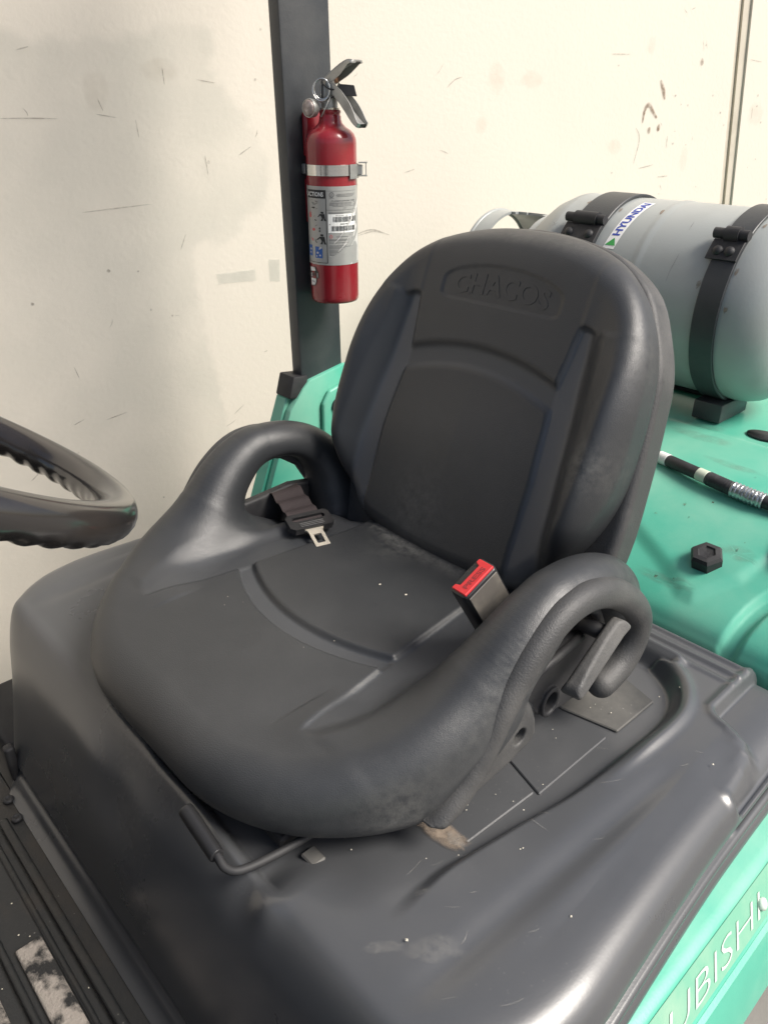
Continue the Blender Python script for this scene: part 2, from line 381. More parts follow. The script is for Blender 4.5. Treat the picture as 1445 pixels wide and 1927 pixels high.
def sd_poly(X, Y, poly):
    poly = np.asarray(poly, float); d = np.full(X.shape, 1e9); ins = np.zeros(X.shape, bool); k = len(poly)
    for i in range(k):
        (ax, ay), (bx, by) = poly[i], poly[(i+1) % k]; ex, ey = bx-ax, by-ay; wx, wy = X-ax, Y-ay
        t = np.clip((wx*ex+wy*ey)/(ex*ex+ey*ey+1e-15), 0, 1); d = np.minimum(d, (wx-ex*t)**2+(wy-ey*t)**2)
        c = ((ay <= Y) & (by > Y)) | ((by <= Y) & (ay > Y))
        with np.errstate(divide='ignore', invalid='ignore'): xi = ax+(Y-ay)*ex/np.where(ey == 0, 1e-12, ey)
        ins ^= c & (X < xi)
    d = np.sqrt(d); return np.where(ins, -d, d)
def slab(d2, dz, r):                               # rounded extrusion
    a, b = d2+r, dz+r
    return np.minimum(np.maximum(a, b), 0)+np.sqrt(np.maximum(a, 0)**2+np.maximum(b, 0)**2)-r

GZ = -1.10                                          # ground level

# ================================================================== SETTING
n = 24
gv = []; gf = []
for i in range(n+1):
    for j in range(n+1): gv.append((-60+120*i/n, -60+120*j/n, GZ))
for i in range(n):
    for j in range(n): gf.append((i*(n+1)+j, (i+1)*(n+1)+j, (i+1)*(n+1)+j+1, i*(n+1)+j+1))
obj('ground', (gv, gf), 'ground', smooth=False, kind='structure')

WB = R(12); WT = np.array([math.sin(WB), math.cos(WB), 0]); wo = np.array([-.64, 1.25, 0])
wall = empty('white_wall', (wo[0], wo[1], GZ), R(90)-WB,
             label='off-white painted wall with brown scuffs and a grey stain behind the forklift', cat='wall')
def wz(z): return z-GZ
def wp(s, z, d=0.0): return (s, -d, wz(z))          # wall-local: x along, -y towards the viewer
def jx(z, a, b): return a+(b-a)*(0.747-z)/(0.747-0.226)
def panel(sl, sr, z0=-1.1, z1=1.9):
    # panel between two slanted edges (functions of z), with thickness
    V = []; F = []; nz, ns = 12, 16
    for k, d in enumerate((0.0, -0.06)):
        for i in range(nz+1):
            z = z0+(z1-z0)*i/nz
            for j in range(ns+1):
                a, b = sl(z), sr(z); V.append(wp(a+(b-a)*j/ns, z, d))
    m_ = (nz+1)*(ns+1)
    for i in range(nz):
        for j in range(ns):
            q = (i*(ns+1)+j, i*(ns+1)+j+1, (i+1)*(ns+1)+j+1, (i+1)*(ns+1)+j)
            F.append(q); F.append(tuple(x+m_ for x in q[::-1]))
    B = [i for i in range(ns+1)]+[(i+1)*(ns+1)+ns for i in range(nz)]+[nz*(ns+1)+ns-1-i for i in range(ns)]+[(nz-1-i)*(ns+1) for i in range(nz-1)]
    for i in range(len(B)):
        a, b = B[i], B[(i+1) % len(B)]; F.append((b, a, a+m_, b+m_))
    return V, F
obj('panel', panel(lambda z: -3.6, lambda z: jx(z, .544, .620)), 'wall', wall, smooth=False)
obj('panel', panel(lambda z: jx(z, .600, .679), lambda z: 4.2), 'wall', wall, smooth=False)
def strip(a0, a1, b0, b1, d0, d1):
    V = []
    for z in (-1.1, 1.9):
        for d in (d0, d1):
            V.append(wp(jx(z, a0, a1), z, d)); V.append(wp(jx(z, b0, b1), z, d))
    return V, [(0, 1, 5, 4), (2, 6, 7, 3), (0, 4, 6, 2), (1, 3, 7, 5), (0, 2, 3, 1), (4, 5, 7, 6)]
obj('joint_trim', strip(.545, .621, .568, .650, -0.05, -0.012), 'joint', wall, smooth=False)
obj('joint_trim', strip(.571, .653, .599, .678, -0.05, -0.006), 'joint', wall, smooth=False)
obj('joint_backing', strip(.53, .61, .615, .69, -0.059, -0.02), 'joint', wall, smooth=False)
put = lambda s, z: wp(s, z, 0.0012)
brown = [[(0.244, 0.457), (0.246, 0.487), (0.258, 0.5), (0.279, 0.482), (0.296, 0.469)], [(0.289, 0.558), (0.305, 0.534), (0.316, 0.512)]]
dark = [[(0.221, 0.447), (0.241, 0.419), (0.23, 0.357)], [(0.347, 0.426), (0.349, 0.393)], [(0.252, 0.347), (0.308, 0.355)], [(0.33, 0.323), (0.373, 0.324)], [(-0.621, 0.24), (-0.582, 0.247), (-0.536, 0.232)], [(-0.621, 0.236), (-0.582, 0.243), (-0.551, 0.238)], [(-0.498, 0.363), (-0.469, 0.37)], [(-0.388, 0.533), (-0.367, 0.549), (-0.346, 0.555)], [(0.103, 0.611), (0.167, 0.612)], [(0.338, 0.715), (0.35, 0.707)], [(0.364, 0.716), (0.379, 0.721)], [(0.346, 0.303), (0.356, 0.288)], [(0.632, 0.612), (0.685, 0.607)], [(-1.297, -0.088), (-1.274, -0.079)], [(-1.4, -0.191), (-1.382, -0.177)], [(-0.96, 0.413), (-0.957, 0.375)], [(-0.889, 0.41), (-0.862, 0.425)], [(-1.025, 0.561), (-1.024, 0.531)], [(-0.962, 0.541), (-0.925, 0.536)], [(-1.309, -0.157), (-1.297, -0.148)], [(-1.232, -0.089), (-1.186, -0.08)], [(0.683, 0.497), (0.688, 0.463)], [(-0.952, -0.131), (-0.924, -0.11)], [(-1.03, 0.239), (-1.016, 0.268)], [(-1.271, 0.58), (-1.249, 0.586)], [(-1.086, 0.475), (-1.084, 0.444)], [(-1.317, 0.478), (-1.266, 0.478), (-1.222, 0.477)], [(-1.209, 0.32), (-1.144, 0.324), (-1.077, 0.328)], [(-1.157, 0.484), (-1.12, 0.478)], [(-1.149, 0.509), (-1.142, 0.488)], [(-1.275, 0.033), (-1.269, 0.008)], [(0.427, 0.652), (0.436, 0.628)], [(0.44, 0.651), (0.447, 0.632)]]
dots = [(0.437, 0.601), (0.441, 0.64), (0.307, 0.446), (0.272, 0.44), (0.131, 0.587), (0.354, 0.522), (0.381, 0.501), (0.408, 0.499), (0.571, 0.449), (0.498, 0.291), (0.373, 0.406), (0.426, 0.402), (0.154, 0.34), (0.715, 0.335), (0.837, 0.24), (0.702, 0.497), (-1.156, -0.36), (-1.137, -0.296), (0.503, 0.523), (0.547, 0.481), (0.697, 0.524), (0.734, 0.455), (0.744, 0.356), (-1.178, 0.211), (-1.121, 0.205), (-1.327, 0.164), (-1.106, 0.127), (-1.064, 0.11), (-0.825, 0.627), (-0.843, 0.543), (-0.954, 0.399)]
smudges = [(-0.287, 0.458), (-0.248, 0.556), (-0.145, 0.552), (0.427, 0.365), (0.152, 0.404), (0.702, 0.476), (0.238, 0.634), (-1.15, 0.522), (-1.03, 0.557)]
edge = [(-1.065, 0.614), (-1.02, 0.632), (-0.949, 0.633), (-0.917, 0.619), (-0.926, 0.559), (-0.91, 0.533), (-0.875, 0.501), (-0.853, 0.454), (-0.841, 0.43), (-0.818, 0.395), (-0.831, 0.334), (-0.858, 0.294), (-0.894, 0.286), (-0.891, 0.26), (-0.922, 0.246), (-0.951, 0.241), (-0.997, 0.236), (-0.997, 0.139), (-0.979, -0.026), (-0.962, -0.235), (-1.007, -0.423), (-1.372, -0.939), (-1.913, -0.821), (-1.99, -0.043), (-1.679, 0.496), (-1.369, 0.603), (-1.207, 0.601)]
tapes = [[(-0.841, 0.205), (-0.814, 0.203), (-0.817, 0.154), (-0.842, 0.157)], [(-0.963, 0.185), (-0.871, 0.187), (-0.87, 0.162), (-0.959, 0.163)]]
for k, s in enumerate(brown): fade_obj('scuff_mark', *stroke(s, 0.0075, put), 'scuffbrown', wall)
for k, s in enumerate(dark): fade_obj('scuff_mark', *stroke(s, 0.0022 if k < 5 else 0.0014, put), 'scuffdark', wall)
for k, (s, z) in enumerate(dots):
    big = k in (0, 2, 3); q = 0.007 if big else 0.0022+0.002*random.random()
    fade_obj('scuff_mark', *blob(s, z, q, q*(1.4 if big else 1), put, seed=k), 'scuffbrown' if big else 'scuffdark', wall)
for k in range(44):
    s, z = random.uniform(-1.6, .65), random.uniform(-0.8, 0.75); a = random.uniform(-.6, .6) if random.random() < .6 else random.uniform(0, 3.1); l = random.uniform(.006, .03)
    fade_obj('scuff_mark', *stroke([(s, z), (s+l*.5*math.cos(a)+.002, z+l*.5*math.sin(a)), (s+l*math.cos(a), z+l*math.sin(a))], random.uniform(.0007, .0013), put), 'scuffdark', wall)
for k, (s, z) in enumerate(smudges):
    fade_obj('smudge', *blob(s, z, .016+.01*(k % 3), .022+.012*(k % 2), put, seed=k+50), 'smudge', wall)
E2 = spline(np.array(edge), 4, True); E2 += .004*np.sin(np.arange(len(E2))*2.3)[:, None]*np.array([1, .4])
gs, gz = np.linspace(-2.6, -.70, 240), np.linspace(-1.05, .75, 220); GS, GZZ = np.meshgrid(gs, gz, indexing='ij')
dd = sd_poly(GS, GZZ, E2)+.006*np.sin(GS*90+3*np.sin(GZZ*40))*np.sin(GZZ*70)
fd = smoothstep(.006, -.016, dd)*(.13-.02*smoothstep(-.02, -.25, dd)); gi = np.arange(GS.size).reshape(GS.shape)
keepq = np.argwhere((fd[:-1, :-1]+fd[1:, 1:]+fd[1:, :-1]+fd[:-1, 1:]) > 0)
fade_obj('grime_stain', [wp(a, b, .0009) for a, b in zip(GS.ravel(), GZZ.ravel())], [(gi[i, j], gi[i+1, j], gi[i+1, j+1], gi[i, j+1]) for i, j in keepq], fd.ravel(), 'grime', wall)
for P in tapes:
    c0 = np.mean(P, 0); rings = [[wp(*(c0+(np.array(p)-c0)*s), 0.0016) for p in P] for s in (.3, .9, 1.0)]
    fade_obj('tape_mark', *fade_mesh(rings, (.3, .27, 0)), 'grime', wall)

# ================================================================== FORKLIFT
fork = empty('forklift', (0, 0.3, GZ), label='green and black forklift truck with a black seat deck, steering wheel and tank bracket', cat='forklift')
FO = Vector((0, 0.3, GZ))
def loc(vf):                                        # world -> forklift-local
    return [tuple(Vector(p)-FO) for p in vf[0]], vf[1]
def fpart(name, vf, m, parent=fork, **k): return obj(name, loc(vf) if parent is fork or parent.parent is fork else vf, m, parent, **k)

# ---- hood: one moulded skin, along y (profile) and across x
prof = spline(np.array([(.312, -.150), (.300, -.136), (.285, -.127), (.24, -.125), (.1, -.125), (-.1, -.125), (-.22, -.126), (-.305, -.127), (-.333, -.135), (-.353, -.165), (-.369, -.215), (-.387, -.275), (-.402, -.325), (-.412, -.350), (-.425, -.360)]), 26)
py, pz = prof[:, 0], prof[:, 1]
arc = np.concatenate([[0], np.cumsum(np.hypot(np.diff(py), np.diff(pz)))])
NS = 430; s_ = np.linspace(0, arc[-1], NS); py, pz = np.interp(s_, arc, py), np.interp(s_, arc, pz)
XY = [(-.345, .408), (-.32, .438), (-.29, .462), (-.25, .478), (-.20, .484), (-.14, .479), (-.04, .472), (.03, .468), (.10, .466), (.31, .462)]
xe_r = np.interp(py, [p[0] for p in XY], [p[1] for p in XY])
si = np.interp(-.334, py[::-1], s_[::-1]); tl = np.clip((s_-si)/(s_[-1]-si), 0, 1)
xe = np.where(s_ > si, np.interp(-.334, [p[0] for p in XY], [p[1] for p in XY])-.105*tl**0.8, xe_r)
xe = np.convolve(np.pad(xe, 14, mode='edge'), np.ones(29)/29, 'valid')
edgeprof = np.array([(-.060, 0), (-.048, -.0006), (-.036, -.002), (-.026, -.0048), (-.017, -.0095), (-.010, -.0155), (-.005, -.022), (-.002, -.029), (0, -.036), (-.001, -.041), (-.005, -.0435), (-.0065, -.0455), (-.004, -.0475),
                     (.001, -.0480), (.0045, -.0500), (.0055, -.0535), (.0035, -.0565), (.001, -.0585), (.003, -.0610), (.007, -.0640), (.0085, -.0690), (.007, -.0740), (.001, -.0760)])
NXI = 420
X = np.empty((NS, NXI+2*len(edgeprof))); Z = np.empty_like(X); Yg = np.empty_like(X)
core = np.linspace(-1, 1, NXI)
low = smoothstep(.30, .17, -pz)[:, None]*0+1
for i in range(NS):
    k = xe[i]; sk = 1.0 if s_[i] < si else max(0.35, 1-0.65*tl[i])
    ep = edgeprof*np.array([1, sk])
    X[i] = np.concatenate([-(k+ep[::-1, 0]), core*(k-.0615), k+ep[:, 0]])
    Z[i] = pz[i]+np.concatenate([ep[::-1, 1], np.zeros(NXI), ep[:, 1]])
    Yg[i] = py[i]
nrmy = -np.gradient(pz, s_); nrmz = np.gradient(py, s_); sg = np.sign(nrmz[10]); nrmy, nrmz = nrmy*sg, nrmz*sg
# tray round the seat
tray = [(-.335, .20), (-.32, .222), (-.28, .232), (.25, .232), (.29, .226), (.325, .203), (.345, .172), (.352, .135), (.350, .07), (.343, -.03), (.328, -.11), (.315, -.19), (.30, -.322), (.10, -.322), (.0, -.322), (-.06, -.30), (-.16, -.2), (-.25, -.08), (-.29, .05)]
TP = spline(np.array(tray), 8, True)
dt = sd_poly(X, Yg, TP)
depth = 0.020*smoothstep(.004, -.012, dt)
fz = 1-smoothstep(.19, .30, X)*smoothstep(-.14, -.28, Yg)
front = smoothstep(-.30, -.30+.02, Yg)
D = -depth*fz*(1-smoothstep(.19, .245, X)*smoothstep(-.25, -.31, Yg))
D += 0.0055*np.exp(-((dt-.010)/.007)**2)*smoothstep(-.02, .10, Yg)           # raised rim at the back right
D += 0.003*np.exp(-((Yg+.330)/.010)**2)*smoothstep(.21, .16, X)   # front ridge
D -= 0.004*np.exp(-(((X-.197)/.017)**2+((Yg+.335)/.016)**2))                 # notch for the slide lever
D += 0.004*np.exp(-(((X-.230)/.016)**2+((Yg+.335)/.014)**2))
# two soft folds running forward on the right, one mirrored
for sx in (1, -1):
    D -= 0.0032*np.exp(-((X*sx-(.393+.10*(np.minimum(Yg, .1)+.0)*.6))/.014)**2)*smoothstep(.12, .02, Yg)*smoothstep(-.33, -.25, Yg)
    D -= 0.0025*np.exp(-((X*sx-.424-.02*Yg)/.012)**2)*smoothstep(.17, .10, Yg)*smoothstep(-.25, -.1, Yg)
# ridges along the back edge, and the cut corner
for yy, am in ((.243, .0025), (.262, .0045), (.282, .0045)): D += am*np.exp(-((Yg-yy)/.0035)**2)*smoothstep(.385, .360, np.abs(X))
for sx in (1, -1):
    cp = [(.383, .262), (.383, .190), (.387, .184), (.395, .180), (.413, .175), (.431, .165), (.443, .150), (.451, .125), (.456, .09), (.6, .06), (.6, .40), (.383, .40)]
    dc = sd_poly(X*sx, Yg, cp); D -= 0.013*smoothstep(.004, -.005, dc); D += 0.003*np.exp(-((dc-.008)/.005)**2)*(X*sx > 0)
D *= smoothstep(0.0, -0.02, np.abs(X)-xe[:, None]) if False else np.where(np.abs(X) > xe[:, None]-.004, 0.0, 1)*smoothstep(0, .03, xe[:, None]-.002-np.abs(X)+.03*((Yg > .06)&(np.abs(X) < xe[:, None]-.004)))
# skirt: broad swell, crease near the foot, dent on the left
tl2 = tl[:, None]
D += 0.010*np.sin(np.pi*np.clip(tl2*1.2, 0, 1))*np.cos(X*5.0)*(tl2 > 0)
D -= 0.0035*np.exp(-((tl2-.86)/.025)**2)
D += 0.004*np.exp(-(((X+.10)/.06)**2+((tl2-.12)/.14)**2))-0.004*np.exp(-(((X+.02)/.045)**2+((tl2-.25)/.14)**2))
PX = X; PY = Yg+nrmy[:, None]*D; PZ = Z+nrmz[:, None]*D
Vh = np.stack([PX, PY, PZ], 2).reshape(-1, 3)-np.array(FO); ny_, nx_ = X.shape
ii = np.arange(ny_*nx_).reshape(ny_, nx_)
Qh = np.stack([ii[:-1, :-1], ii[1:, :-1], ii[1:, 1:], ii[:-1, 1:]], 2).reshape(-1, 4)
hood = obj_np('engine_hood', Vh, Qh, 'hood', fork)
def hood_pt(x, y, off=.0007):
    i = int(np.argmin(np.abs(py[:NS*3//5]-y))); j = int(np.argmin(np.abs(X[i]-x))); return (x-FO.x, PY[i, j]-FO.y+(y-py[i]), PZ[i, j]+off-FO.z)
for k in range(26):                                  # boot scuffs and scratches on the deck
    x, y = random.uniform(.24, .44), random.uniform(-.30, .12); a = random.gauss(.9, .5); l = random.uniform(.008, .035)
    fade_obj('scratch', *stroke([(x, y), (x+l*.5*math.cos(a)+.001, y+l*.5*math.sin(a)), (x+l*math.cos(a), y+l*math.sin(a))], random.uniform(.0004, .0009), hood_pt), 'scrape', hood)
for k, (x, y, a, b) in enumerate([(.30, -.245, .035, .010), (.25, -.285, .03, .009), (.36, -.26, .03, .012), (.33, -.29, .02, .006), (.22, -.30, .02, .006)]):
    V_, F_, A_ = blob(x, y, a, b, hood_pt, rot=.9, n=26, jag=.35, seed=k+20); fade_obj('dust_smear', V_, F_, [q*.5 for q in A_], 'scrape', hood)
# mount plates in the tray
def plate(poly, z, th, m, name, par=hood): return fpart(name, prism(poly, z-th, z, 0.0012, 1), m, par, smooth=False)
plate([(.14, .075), (.249, .075), (.316, .090), (.318, .167), (.255, .184), (.14, .184)], -.1415, .004, 'plate', 'mount_plate')
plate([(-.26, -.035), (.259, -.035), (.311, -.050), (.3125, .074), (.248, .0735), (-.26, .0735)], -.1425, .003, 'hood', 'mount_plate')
plate([(-.27, -.16), (-.27, .15), (-.315, .15), (-.315, -.16)], -.139, .004, 'plate', 'mount_plate')
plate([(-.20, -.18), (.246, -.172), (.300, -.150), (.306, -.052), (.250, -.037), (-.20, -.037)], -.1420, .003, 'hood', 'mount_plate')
hp = lambda z: (lambda x, y: tuple(Vector((x, y, z))-FO))
fade_obj('rust_patch', *blob(.276, -.160, .034, .014, hp(-.1410), rot=.2, n=30, jag=.4, seed=3), 'rustspot', hood)
fade_obj('rust_patch', *blob(.291, -.158, .010, .008, hp(-.1401), n=20, jag=.4, seed=13), 'scrape', hood)

# ---- floor plate in front of the hood
fl = [(-.62, -.418), (.62, -.418), (.62, -1.15), (-.62, -1.15)]
flo = fpart('floor_plate', prism(fl, -.385, -.362, 0.002, 1), 'floor', smooth=False)
def bar_x(y, wdt, z0, z1, x0, x1, b=.003): return box(((x0+x1)/2, y, (z0+z1)/2), (x1-x0, wdt, z1-z0), b, 2)
fpart('rib', bar_x(-.447, .012, -.362, -.3515, -.255, .60), 'floor', flo)
fpart('rib', bar_x(-.466, .008, -.362, -.3565, -.262, .60), 'floor', flo)
fpart('grip_strip', bar_x(-.487, .030, -.362, -.3555, -.06, .60), 'grip', flo)
fpart('rib', bar_x(-.513, .009, -.362, -.354, -.20, .60), 'floor', flo)
fpart('grip_strip', bar_x(-.548, .030, -.362, -.3555, -.075, .60), 'grip', flo)
fpart('rib', bar_x(-.575, .009, -.362, -.354, -.20, .60), 'floor', flo)
for x, y in ((-.251, -.431), (-.291, -.428)):
    fpart('bolt', lathe([(.0075, -.362), (.0075, -.3585), (.0055, -.3565), (.0035, -.3565), (.003, -.3575)], 16, lambda a, b, c, x=x, y=y: (a+x, b+y, c)), 'matte', flo)
fpart('kick_bracket', box((-.318, -.405, -.325), (.016, .014, .060), .004, 2), 'matte')

# ---- counterweight (green casting)
cprof = spline(np.array([(.318, -.30), (.318, -.17), (.325, -.135), (.345, -.112), (.385, -.088), (.44, -.060), (.52, -.030), (.62, -.012), (.72, -.004), (.9, -.002), (1.08, -.004), (1.16, -.02), (1.2, -.07), (1.21, -.2), (1.2, -.8)]), 14)
NXc = 300; xs = np.linspace(-.52, .52, NXc); CY = np.repeat(cprof[:, 0][:, None], NXc, 1); CZ = np.repeat(cprof[:, 1][:, None], NXc, 1); CX = np.repeat(xs[None], len(cprof), 0)
CZ = CZ-0.16*smoothstep(.44, .52, np.abs(CX))**2
pl = [(-.2, .50), (.12, .418), (.205, .378), (.245, .352), (.262, .352), (.30, .40), (.315, .44), (.33, .52), (.33, .70), (-.2, .70)]
dp = sd_poly(CX, CY, pl); CZ = CZ+0.007*smoothstep(.010, -.010, dp)
gp = spline(np.array([(.340, .26), (.334, .30), (.336, .345), (.345, .385), (.365, .42), (.40, .45), (.6, .52)]), 6)
dg_ = np.full(CX.shape, 9.)
for a, b in zip(gp[:-1], gp[1:]):
    ab = b-a; t = np.clip(((CX-a[0])*ab[0]+(CY-a[1])*ab[1])/(ab@ab), 0, 1); dg_ = np.minimum(dg_, np.hypot(CX-a[0]-ab[0]*t, CY-a[1]-ab[1]*t))
CZ = CZ-0.012*smoothstep(.015, .006, dg_)*(CY > .30)
ci = np.arange(CX.size).reshape(CX.shape)
cw = obj_np('counterweight', np.stack([CX, CY, CZ], 2).reshape(-1, 3)-np.array(FO), np.stack([ci[:-1, :-1], ci[:-1, 1:], ci[1:, 1:], ci[1:, :-1]], 2).reshape(-1, 4), 'green', fork)
def cw_pt(x, y, off=.0006):
    m_ = len(cprof)*2//3; i = int(np.argmin(np.abs(cprof[4:m_, 0]-y)))+4; j = int(np.argmin(np.abs(xs-x))); return (x-FO.x, y-FO.y, CZ[i, j]+off-FO.z)
for k in range(26):
    x, y = random.uniform(.05, .36), random.uniform(.36, .72); q = random.uniform(.0008, .0024)
    fade_obj('paint_chip', *blob(x, y, q, q*1.6, cw_pt, seed=k, jag=.5, rot=random.random()*3), 'scuffbrown' if k % 2 else 'scuffdark', cw)
for k, (x, y, a, b) in enumerate([(.10, .66, .06, .016), (.18, .60, .05, .010), (.28, .43, .03, .012), (.06, .72, .05, .02), (.22, .36, .05, .008)]):
    fade_obj('oily_dust', *blob(x, y, a, b, cw_pt, seed=k+30, n=26, jag=.3), 'dustpatch', cw)
# drain plug, dark recess
tilt = Matrix.Rotation(R(18), 3, 'X')
def pl_(c): return lambda a, b, z: tuple(tilt @ Vector((a, b, z))+Vector(c))
fpart('hex_plug', lathe([(.0225, -.012), (.0235, .0065), (.0205, .0115), (.013, .0125), (.011, .0100), (.004, .0090)], 6, pl_((.250, .402, -.066))), 'matte', cw, smooth=False)
fpart('filler_cap', lathe([(.040, -.03), (.043, .012), (.038, .024), (.024, .026), (.022, .022), (.006, .022)], 10, pl_((.352, .478, -.055))), 'matte', cw, smooth=False)
fpart('drain_hole', lathe([(.026, -.002), (.026, .0015)], 28, lambda a, b, z: (a*1.2+.168, b*.8+.745, z-.001)), 'matte', cw)

# ---- side panel on the right, with lettering
sp = np.array([(.42, -.185), (.462, -.193), (.486, -.1985), (.4955, -.2015), (.4985, -.2045), (.5195, -.236), (.5215, -.238), (.5215, -.2435), (.526, -.246), (.5335, -.268), (.541, -.302), (.543, -.315), (.535, -.322), (.50, -.324)])
ys = np.linspace(-.75, .29, 60)
V = [(x+0.010*smoothstep(.0, .28, y)*0-0.03*smoothstep(-.2, -.6, y), y, z) for y in ys for x, z in sp]; ns = len(sp)
F = [(i*ns+j, (i+1)*ns+j, (i+1)*ns+j+1, i*ns+j+1) for i in range(len(ys)-1) for j in range(ns-1)]
side = fpart('side_panel', (V, F), 'green', sharp=28)
def on_side(y, t, off=.0006):                       # t: 0 at the stripe's top, 1 at its foot
    a, b = Vector((.498, 0, -.2035)), Vector((.5195, 0, -.236)); nrm = Vector((.83, 0, .55)).normalized()
    p = a.lerp(b, t)+nrm*off; return (p.x-0.03*float(smoothstep(-.2, -.6, y)), y, p.z)
NS2 = 40; yy = np.linspace(-.6, .285, NS2)
fpart('stripe', ([on_side(y, t) for y in yy for t in (.02, .98)], [(i*2, i*2+2, i*2+3, i*2+1) for i in range(NS2-1)]), 'stripe', side, smooth=False)
tv, tf = fit_text('MITSUBISHI', 0, .325, 0, 1, bold=-.016, shear=.35)
fpart('lettering', ([on_side(-.255+p[0], .84-p[1]*.54, .0014) for p in tv], tf), 'letterwhite', side, smooth=False)
fpart('side_bolt', lathe([(.0065, 0), (.0065, .004), (.003, .006)], 14, lambda a, b, z: tuple(Vector(on_side(.066+a, .6+b/.04, z)))), 'letterwhite', side)
fpart('chassis_rail', box((.43, -.05, -.42), (.16, .70, .19), .01, 2), 'matte')
fpart('chassis_rail', box((-.43, -.05, -.42), (.16, .70, .19), .01, 2), 'matte')

# ---- pillar of the overhead guard
pil = prism([(-.4925, .235), (-.4925, .345), (-.460, .345), (-.460, .231)], -.35, 1.06, .004, 2,
            lambda u, v, z: (u, v+(.636-z)*.012 if v < .3 else v-.018+(.636-z)*.012, z))
fpart('guard_pillar', pil, 'black', sharp=30)
fpart('guard_pillar', prism([(.4925, .235), (.4925, .345), (.460, .345), (.460, .231)], -.35, 1.06, .004, 2, lambda u, v, z: (u, v, z)) if False else
      box((.50, .80, .53), (.05, .08, 1.06), .004, 2), 'black', sharp=30) if False else None
gcap = fpart('pillar_cap', prism([(.207, .031), (.219, .070), (.251, .066), (.243, .026)], -.500, -.456, .003, 2, lambda u, v, z: (z, u, v)), 'matte', sharp=30)
# green bracket at the pillar's foot
gb = prism([(.12, -.20), (.205, .010), (.235, .045), (.251, .058), (.330, .072), (.40, .06), (.40, -.25)], -.468, -.452, .003, 2, lambda u, v, z: (z, u, v))
brk = fpart('pillar_bracket', gb, 'green', sharp=30)
fpart('bracket_flange', prism([(.115, -.20), (.197, .000), (.209, .030), (.228, .030), (.212, -.004), (.135, -.20)], -.500, -.4685, .002, 1, lambda u, v, z: (z, u, v)), 'green', brk, sharp=30)
fpart('bracket_rib', prism([(.268, -.2), (.272, .010), (.288, .032), (.33, .042), (.33, -.2)], -.4515, -.442, .006, 3, lambda u, v, z: (z, u, v)), 'green', brk, sharp=40)
fpart('bracket_bolt', lathe([(.015, 0), (.015, .003), (.011, .004), (.011, .008), (.005, .0095), (.004, .007)], 18, lambda a, b, z: (-.4415+z, .306+a, .000+b)), 'matte', brk, sharp=30)

# ---- overhead guard and dash (beyond the frame, they shade the deck)
gd = fpart('overhead_guard', box((-.476, -.15, 1.075), (.06, 1.25, .05), .008, 2), 'black', sharp=30)
fpart('guard_rail', box((.476, -.15, 1.075), (.06, 1.25, .05), .008, 2), 'black', gd, sharp=30)
for k in range(9): fpart('guard_bar', box((0, -.72+k*.145, 1.07), (.90, .018, .05), .004, 1), 'black', gd, sharp=30)
dash = fpart('dash_cowl', prism([(-.98, -.36), (-.98, .10), (-.93, .17), (-.78, .20), (-.74, .14), (-.82, -.02), (-.84, -.36)], -.46, .40, .02, 3, lambda u, v, z: (z, u, v)), 'matte', sharp=40)

mast = fpart('mast_upright', box((-.30, -1.20, .30), (.09, .14, 2.4), .008, 2), 'black', sharp=30)  # unseen mast, put in to keep light off the seat front
fpart('mast_upright', box((.30, -1.20, .30), (.09, .14, 2.4), .008, 2), 'black', sharp=30)
fpart('mast_crossbar', box((0, -1.20, .52), (.52, .08, .12), .008, 2), 'black', sharp=30)
# ---- steering wheel
WC = np.array([0, -.474, .292]); wt = .592; e1 = np.array([1., 0, 0]); e2 = np.array([0, math.cos(wt), -math.sin(wt)]); e3 = np.cross(e1, e2)
th = np.linspace(0, 2*math.pi, 360, endpoint=False); V = []; sg_ = 22
for a in th:
    rd = math.cos(a)*e1+math.sin(a)*e2; bumpy = 0.5+0.5*math.cos(a*50)
    for j in range(sg_):
        b = 2*math.pi*j/sg_; inn = max(0, -math.cos(b))**0.8; dn = max(0, -math.sin(b))
        r = .0168*(1+.06*math.sin(b))-.0022*(1-bumpy)*min(1, max(0, -math.sin(b)*1.15-.15))
        V.append(WC+rd*(.17+r*math.cos(b))+e3*r*1.0*math.sin(b))
F = [(i*sg_+j, ((i+1) % 360)*sg_+j, ((i+1) % 360)*sg_+(j+1) % sg_, i*sg_+(j+1) % sg_) for i in range(360) for j in range(sg_)]
SW = empty('steering_wheel', tuple(Vector(WC)-FO), parent=fork)
wl = lambda vf: ([tuple(np.array(p)-WC) for p in vf[0]], vf[1])
obj('rim', wl((V, F)), 'wheel', SW)
obj('hub', wl(lathe([(.02, -.045), (.042, -.035), (.045, -.012), (.036, .002), (.01, .006)], 32, lambda a, b, z: tuple(WC+e1*a+e2*b+e3*(z-.012)))), 'wheel', SW, sharp=50)
for a in (R(185), R(240), R(300)):
    rd = math.cos(a)*e1+math.sin(a)*e2
    obj('spoke', wl(tube(np.array([WC+rd*.03-e3*.03, WC+rd*.09-e3*.026, WC+rd*.14-e3*.012, WC+rd*.168-e3*.003]), [.014, .012, .011, .010], 12, sect=(.6, 1.2))), 'wheel', SW)
fpart('steering_column', tube(np.array([WC-e3*.04, WC-e3*.30, WC-e3*.62]), [.030, .034, .04], 20), 'matte')

